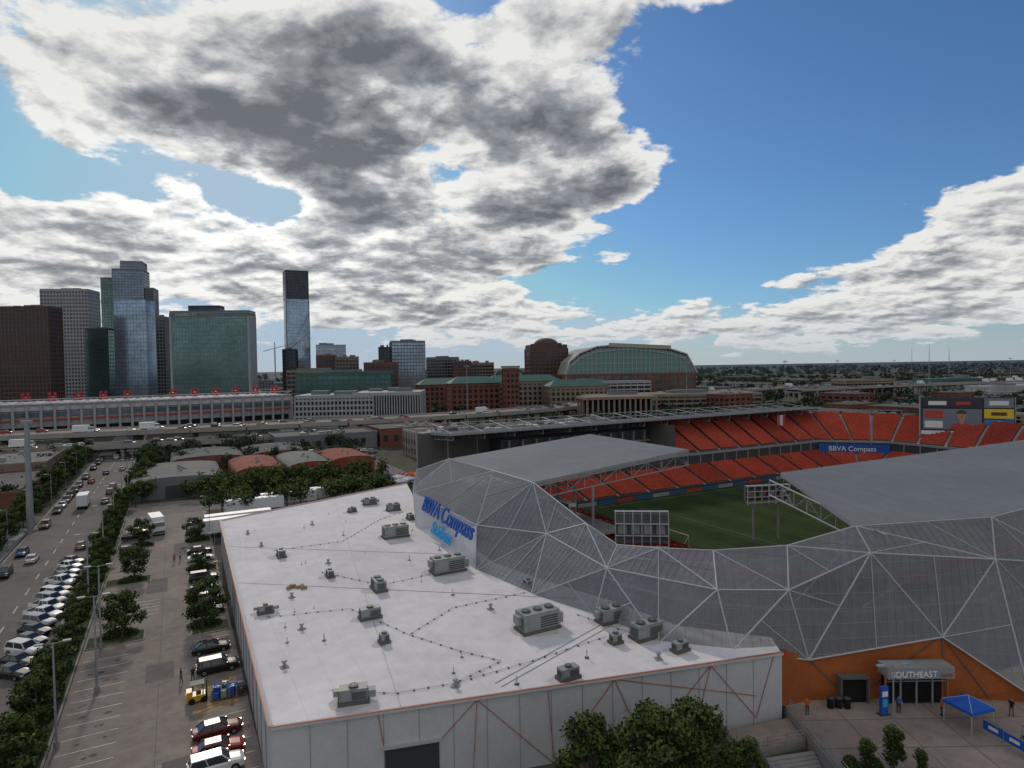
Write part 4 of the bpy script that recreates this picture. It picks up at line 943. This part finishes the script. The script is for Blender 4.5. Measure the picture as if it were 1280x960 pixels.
for k in range(17):
    x,y=st(S0-.15,T0_+2+k*3.3); mb.box((x,y,5),(.3,.8,9.6),c_cream,ANG)
    x,y=st(S0-.1,T0_+3.6+k*3.3); mb.box((x,y,6.5),(.1,1.6,2.2),m_glassd,ANG); mb.box((x,y,3),(.1,1.6,2.2),m_glassd,ANG)
for k in range(110):
    x,y=st(U(S0+4,S1-4),U(T0_+5,T1_-3)); h=U(.8,2.4); mb.box((x,y,10+h/2),(U(1,6),U(1,4),h),(m_hvac,m_concd,m_solid)[k%3],ANG)
for e_ in ((S0,S1,T0_,T0_+.5),(S0,S1,T1_-.5,T1_),(S0,S0+.5,T0_+.5,T1_-.5),(S1-.5,S1,T0_+.5,T1_-.5)): mb.prism([st(e_[0],e_[2]),st(e_[1],e_[2]),st(e_[1],e_[3]),st(e_[0],e_[3])],10.004,10.9,c_cream)
mb.obj('flat_roof_warehouse')
cc=MB(); a0=Vector((-330,300,0)); a1=Vector((-150,424,0)); dd=(a1-a0).normalized(); rr=math.atan2(dd.y,dd.x); LL=(a1-a0).length
cc.box((0,20,10),(LL,50,20),c_wht); cc.box((0,-5.4,17.5),(LL,1.2,2.0),m_white); cc.box((0,-5.4,11.5),(LL,1.2,.8),m_scr2); cc.box((0,-5.2,6),(LL-4,.6,3),m_black); cc.box((0,-5.3,14.3),(LL-2,.5,2.2),g_blue)
for k in range(37):
    x=-LL/2+k*LL/36; cc.box((x,-6.4,9.6),(1.2,1.2,19.2),c_wht)
    if k<36:
        cc.tube((x,-6,20),(x+LL/36,-6,22.6),.2,m_white,None,4); cc.tube((x,-6,22.6),(x+LL/36,-6,20),.2,m_white,None,4)
cc.box((0,-6,20.1),(LL,.5,.5),m_white); cc.box((0,-6,22.6),(LL,.5,.5),m_white)
for k in range(18):
    if k in (5,11): continue
    x=-LL/2+6+k*LL/18.2
    cc.box((x,6,22.4),(3.8,5,2.6),m_red); cc.tube((x-1.2,4,23.6),(x-1.2,4,25.4),.6,m_red,None,8); cc.tube((x-1.2,4,25.4),(x-1.2,1.8,25.4),.7,m_red,.9,8); cc.tube((x+1.2,4,23.6),(x+1.2,4,25.4),.6,m_red,None,8); cc.tube((x+1.2,4,25.4),(x+1.2,1.8,25.4),.7,m_red,.9,8)
c_=(a0+a1)/2; cc.obj('convention_center',None,(c_.x,c_.y,0),rr)
def freeway(path,z,wd,name):
    mb=MB(); vm_=[Vector((*p,0)) for p in path]
    for i in range(len(vm_)-1):
        a,b=vm_[i],vm_[i+1]; d=(b-a).normalized(); n=Vector((-d.y,d.x,0))*wd/2
        mb.face([a-n+Vector((0,0,z)),b-n+Vector((0,0,z)),b+n+Vector((0,0,z)),a+n+Vector((0,0,z))],m_lot)
        mb.face([a+n+Vector((0,0,z-1.6)),b+n+Vector((0,0,z-1.6)),b-n+Vector((0,0,z-1.6)),a-n+Vector((0,0,z-1.6))],m_concd)
        for q in (-1,1):
            mb.beam(a+n*q+Vector((0,0,z-.2)),b+n*q+Vector((0,0,z-.2)),.35,2.2,m_conc)
        for f in (-.5,0,.5): mb.beam(a+n*f+Vector((0,0,z+.02)),b+n*f+Vector((0,0,z+.02)),.2,.03,m_mark)
        L=(b-a).length; k=0
        while k<L:
            p=a+d*k
            for q in (-.7,0,.7): mb.tube((p.x+n.x*q,p.y+n.y*q,0),(p.x+n.x*q,p.y+n.y*q,z-2.6),.7,m_conc,None,8)
            mb.beam(p-n*.9+Vector((0,0,z-2.2)),p+n*.9+Vector((0,0,z-2.2)),1.4,1.2,m_conc); k+=24
    mb.obj(name)
def smooth(p,n=6):
    out=[]
    for i in range(len(p)-1):
        p0=Vector(p[max(0,i-1)]);p1=Vector(p[i]);p2=Vector(p[i+1]);p3=Vector(p[min(len(p)-1,i+2)])
        for k in range(n):
            t=k/n; out.append(tuple(.5*((2*p1)+(-p0+p2)*t+(2*p0-5*p1+4*p2-p3)*t*t+(-p0+3*p1-3*p2+p3)*t*t*t)))
    out.append(tuple(p[-1])); return out
FP=smooth([(-560,190),(-380,235),(-227,285),(-90,335),(20,410),(130,545),(300,700),(620,860),(1200,980)])
freeway(FP,9,26,'elevated_freeway')
FP2=smooth([(-560,150),(-380,205),(-227,252),(-120,290),(-60,320)]); freeway(FP2,5.5,11,'freeway_ramp')
FP3=smooth([(250,560),(420,640),(640,700),(1000,730),(1600,760)]); freeway(FP3,12,16,'elevated_freeway')
for P_,z in ((FP,9.02),(FP2,5.52),(FP3,12.02)):
    for i in range(len(P_)-1):
        a=Vector(P_[i]);b=Vector(P_[i+1]); d=(b-a); L=d.length; d.normalize(); n=Vector((-d.y,d.x)); k=U(0,10)
        while k<L:
            for off in ((-9,-5,3.5,8) if z==9.02 else (-2,2)):
                if R()<.42:
                    p=a+d*(k+U(-3,3))+n*off
                    if R()<.08: put(bt,'box_truck',(p.x,p.y,z),math.atan2(d.y,d.x))
                    else: put(car(random.choice(KN),random.choice(CC)),'car',(p.x,p.y,z),math.atan2(d.y,d.x))
            k+=14
def shed(name,s,t,w_,d_,h,mw,mr,n=1,rise=.09,side=False):
    mb=MB()
    for q in range(n):
        ox=q*(w_+.6); mb.box((ox,0,h/2),(w_,d_,h),mw)
        K=10
        for k in range(K):
            a=math.pi*k/K;b=math.pi*(k+1)/K; rh=w_*rise
            xa,za,xb,zb=ox-math.cos(a)*w_/2,h+math.sin(a)*rh,ox-math.cos(b)*w_/2,h+math.sin(b)*rh
            mb.face([(xa,-d_/2-.2,za),(xb,-d_/2-.2,zb),(xb,d_/2+.2,zb),(xa,d_/2+.2,za)],mr); mb.face([(xa,-d_/2-.1,za),(ox,-d_/2-.1,h-.2),(xb,-d_/2-.1,zb)],mw)
        mb.box((ox,-d_/2-.1,1.9),(w_*.26,.3,3.6),m_metald)
        for sx in (-.35,.35): mb.box((ox+sx*w_,-d_/2-.08,2.6),(w_*.12,.2,1.2),m_glassd)
        for k in range(3): mb.tube((ox+U(-.3,.3)*w_,k*4-6,h),(ox,k*4-6,h+w_*rise+.9),.3,m_hvac)
        for k in range(int(d_/4)): mb.box((ox-w_/2-.05,-d_/2+2+k*4,h/2),(.12,.2,h-.3),m_metal)
    x,y=st(s,t); mb.obj(name,None,(x,y,0),ANG)
c_rust=mat('rusty_corrugated',(.24,.07,.045),.85,0,.15,.25,1,.2); c_galv=mat('galvanised_roof',(.14,.14,.135),.8,0,.1,.25,.8,.2); c_roof=mat('weathered_roof',(.13,.125,.12),.9,0,.08,.25,.6,.2)
shed('industrial_shed',0,222,24,34,5,c_gry,c_galv,1,.05); shed('industrial_shed',23,224,15,30,4.8,c_rust,c_rust,1,.12); shed('industrial_shed',38.6,226,15,30,4.8,c_rust,c_galv,1,.12); shed('industrial_shed',54,232,15,26,4.6,c_rust,c_rust,1,.1)
shed('industrial_shed',10,262,24,28,5,c_brk,c_roof,2,.06)
def lowb(name,s,t,w_,d_,h,mw,mr):
    mb=MB(); mb.box((0,0,h/2),(w_,d_,h),mw,0,mr)
    for e_ in (-1,1): mb.box((0,e_*(d_/2),h+.25),(w_+.3,.3,.7),mw); mb.box((e_*(w_/2),0,h+.25),(.3,d_-.3,.7),mw)
    for k in range(int(w_/5)):
        for e_ in (-1,1): mb.box((-w_/2+2.5+k*5,e_*(d_/2+.02),h*.5),(2.2,.15,h*.35),m_glassd)
    for k in range(int(d_/5)):
        for e_ in (-1,1): mb.box((e_*(w_/2+.02),-d_/2+2.5+k*5,h*.5),(.15,2.2,h*.35),m_glassd)
    for k in range(int(w_*d_/250)+2): q=U(.7,1.8); mb.box((U(-.4,.4)*w_,U(-.4,.4)*d_,h+q/2),(U(1,3),U(1,2.4),q),m_hvac)
    x,y=st(s,t); return mb.obj(name,None,(x,y,0),ANG)
lowb('brick_warehouse',-52,222,34,44,6,c_brk,c_roof); lowb('brick_warehouse',-95,212,40,26,7,c_brn,c_roof); lowb('brick_warehouse',-58,275,40,40,7,c_tan,c_galv); lowb('brick_warehouse',-100,262,36,50,6,c_gry,c_roof)
lowb('brick_warehouse',-60,165,28,20,5,c_brk,c_roof); lowb('brick_warehouse',38,250,20,20,5,c_rust,c_roof)
lowb('brick_warehouse',60,300,44,26,7,c_gry,c_roof); lowb('brick_warehouse',100,300,34,30,8,c_brk,c_roof)
for k in range(16):
    m=[mat('orange_fabric',(.50,.11,.02),.8),m_tb,mat('red_fabric',(.40,.03,.03),.8),mat('white_fabric',(.6,.6,.6),.8)][k%4]
    tent('canopy_tent',m,(*st(U(58,72),U(172,196)),0),3.4,2.3,U(0,1),1)
for k in range(26): park(*st(U(20,75),U(240,300)),ANG+random.choice((0,math.pi/2)))

protos=[]
for (w_,d_,h,mg,mf) in ((40,25,9,g_dark,c_tan),(60,40,8,m_metald,c_wht),(25,20,14,g_dark,c_brk),(30,30,22,g_dark,c_gry),(80,45,9,m_metald,c_galv),(22,18,7,g_dark,c_cream),(50,22,12,g_dark,c_brn)):
    mb=MB(); tower(mb,0,0,w_,d_,0,h,0,mg,mf,fh=3.8,band=1.8,bay=5,vw=2.0,fin=.3,crown=1)
    mb.box((0,0,h+.52),(w_-1,d_-1,.1),c_roof)
    for k in range(5): mb.box((U(-.4,.4)*w_,U(-.4,.4)*d_,h+1.3),(U(1,4),U(1,3),1.6),m_hvac)
    protos.append(mb.mesh('low_rise_building'))
def nearpath(x,y,dm):
    return any((x-p[0])**2+(y-p[1])**2<dm*dm for P_ in (FP,FP3) for p in P_)
cnt=0
for k in range(900):
    if cnt>230: break
    y=310+1700*R()**1.6; x=U(-1.0,1.05)*y
    if y<420 and x<110: continue
    if x<-120 and y<680: continue
    if abs(x-106)<95 and 570<y<700: continue
    if x<140 and y<560: continue
    if nearpath(x,y,38): continue
    i=random.choice((0,1,1,2,3,4,4,5,5,6)) if y>600 else random.choice((0,1,2,4,5,5,6))
    if x>200 and i==3: i=0
    put(protos[i],'low_rise_building',(x,y,0),ANG+random.choice((0,math.pi/2)),(U(.6,1.2),U(.7,1.1),U(.6,1.0))); cnt+=1
bld('beige_office_block',352,635,50,24,18,.1,g_dark,c_tan,fh=3.6,band=1.4,bay=4)
for x,y,w_ in ((440,690,90),(560,660,80),(470,600,60)): bld('white_warehouse',x,y,w_,30,11,.1,c_wht,c_wht,fh=20,band=.6,bay=8)
bld('green_roof_warehouse',500,720,70,30,15,.1,c_grn,c_grn,bay=8,band=.6)
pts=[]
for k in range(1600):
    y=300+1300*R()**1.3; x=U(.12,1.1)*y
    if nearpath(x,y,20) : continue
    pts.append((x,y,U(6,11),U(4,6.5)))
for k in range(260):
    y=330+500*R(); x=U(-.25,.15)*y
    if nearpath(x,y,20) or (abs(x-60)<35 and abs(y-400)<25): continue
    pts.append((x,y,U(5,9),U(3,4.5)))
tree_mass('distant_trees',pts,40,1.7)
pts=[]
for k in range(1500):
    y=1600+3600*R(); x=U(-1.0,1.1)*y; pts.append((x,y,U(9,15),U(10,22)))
tree_mass('horizon_trees',pts,26,5.0,mat('leaf_haze',(.080,.10,.11),.95),mat('leaf_haze_dark',(.066,.086,.095),.95))  # pale bluish leaf colours carry the distance haze
mm=MB(); mm.tube((0,0,0),(0,0,38),.35,m_metal,.15,8); mm.tube((0,0,37),(0,0,37.5),1.4,m_metal,None,10)
for k in range(6): a=k*math.pi/3; mm.box((math.cos(a)*1.6,math.sin(a)*1.6,36.8),(.6,.6,.4),m_metal,a)
mm=mm.mesh('high_mast_light')
for x,y in ((225,520),(330,640),(600,760),(130,470),(720,820),(-30,420),(545,900)): put(mm,'high_mast_light',(x,y,0))
an=MB()
for q in ((-1,-1),(1,-1),(0,1)): an.tube((q[0]*1.5,q[1]*1.5,0),(0,0,70),.18,m_metal,.08,4)
for k in range(14): z=k*4.8; f=(1-z/70)*.75; an.tube((-2*f,-2*f,z),(2*f,-2*f,z+4),.1,m_metal,None,3); an.tube((2*f,-2*f,z),(0,2*f,z+4),.1,m_metal,None,3)
an=an.mesh('antenna_tower')
for x,y in ((760,1150),(900,1300),(950,1500)): put(an,'antenna_tower',(x,y,0))
cr_=MB(); cr_.tube((0,0,0),(0,0,60),.8,m_metal,.8,4); cr_.tube((-12,0,58),(40,0,72),.5,m_metal,.3,4); cr_.tube((0,0,60),(0,0,68),.5,m_metal); cr_.obj('tower_crane',None,(-262,700,0),.2)
print('objects',len(bpy.data.objects))
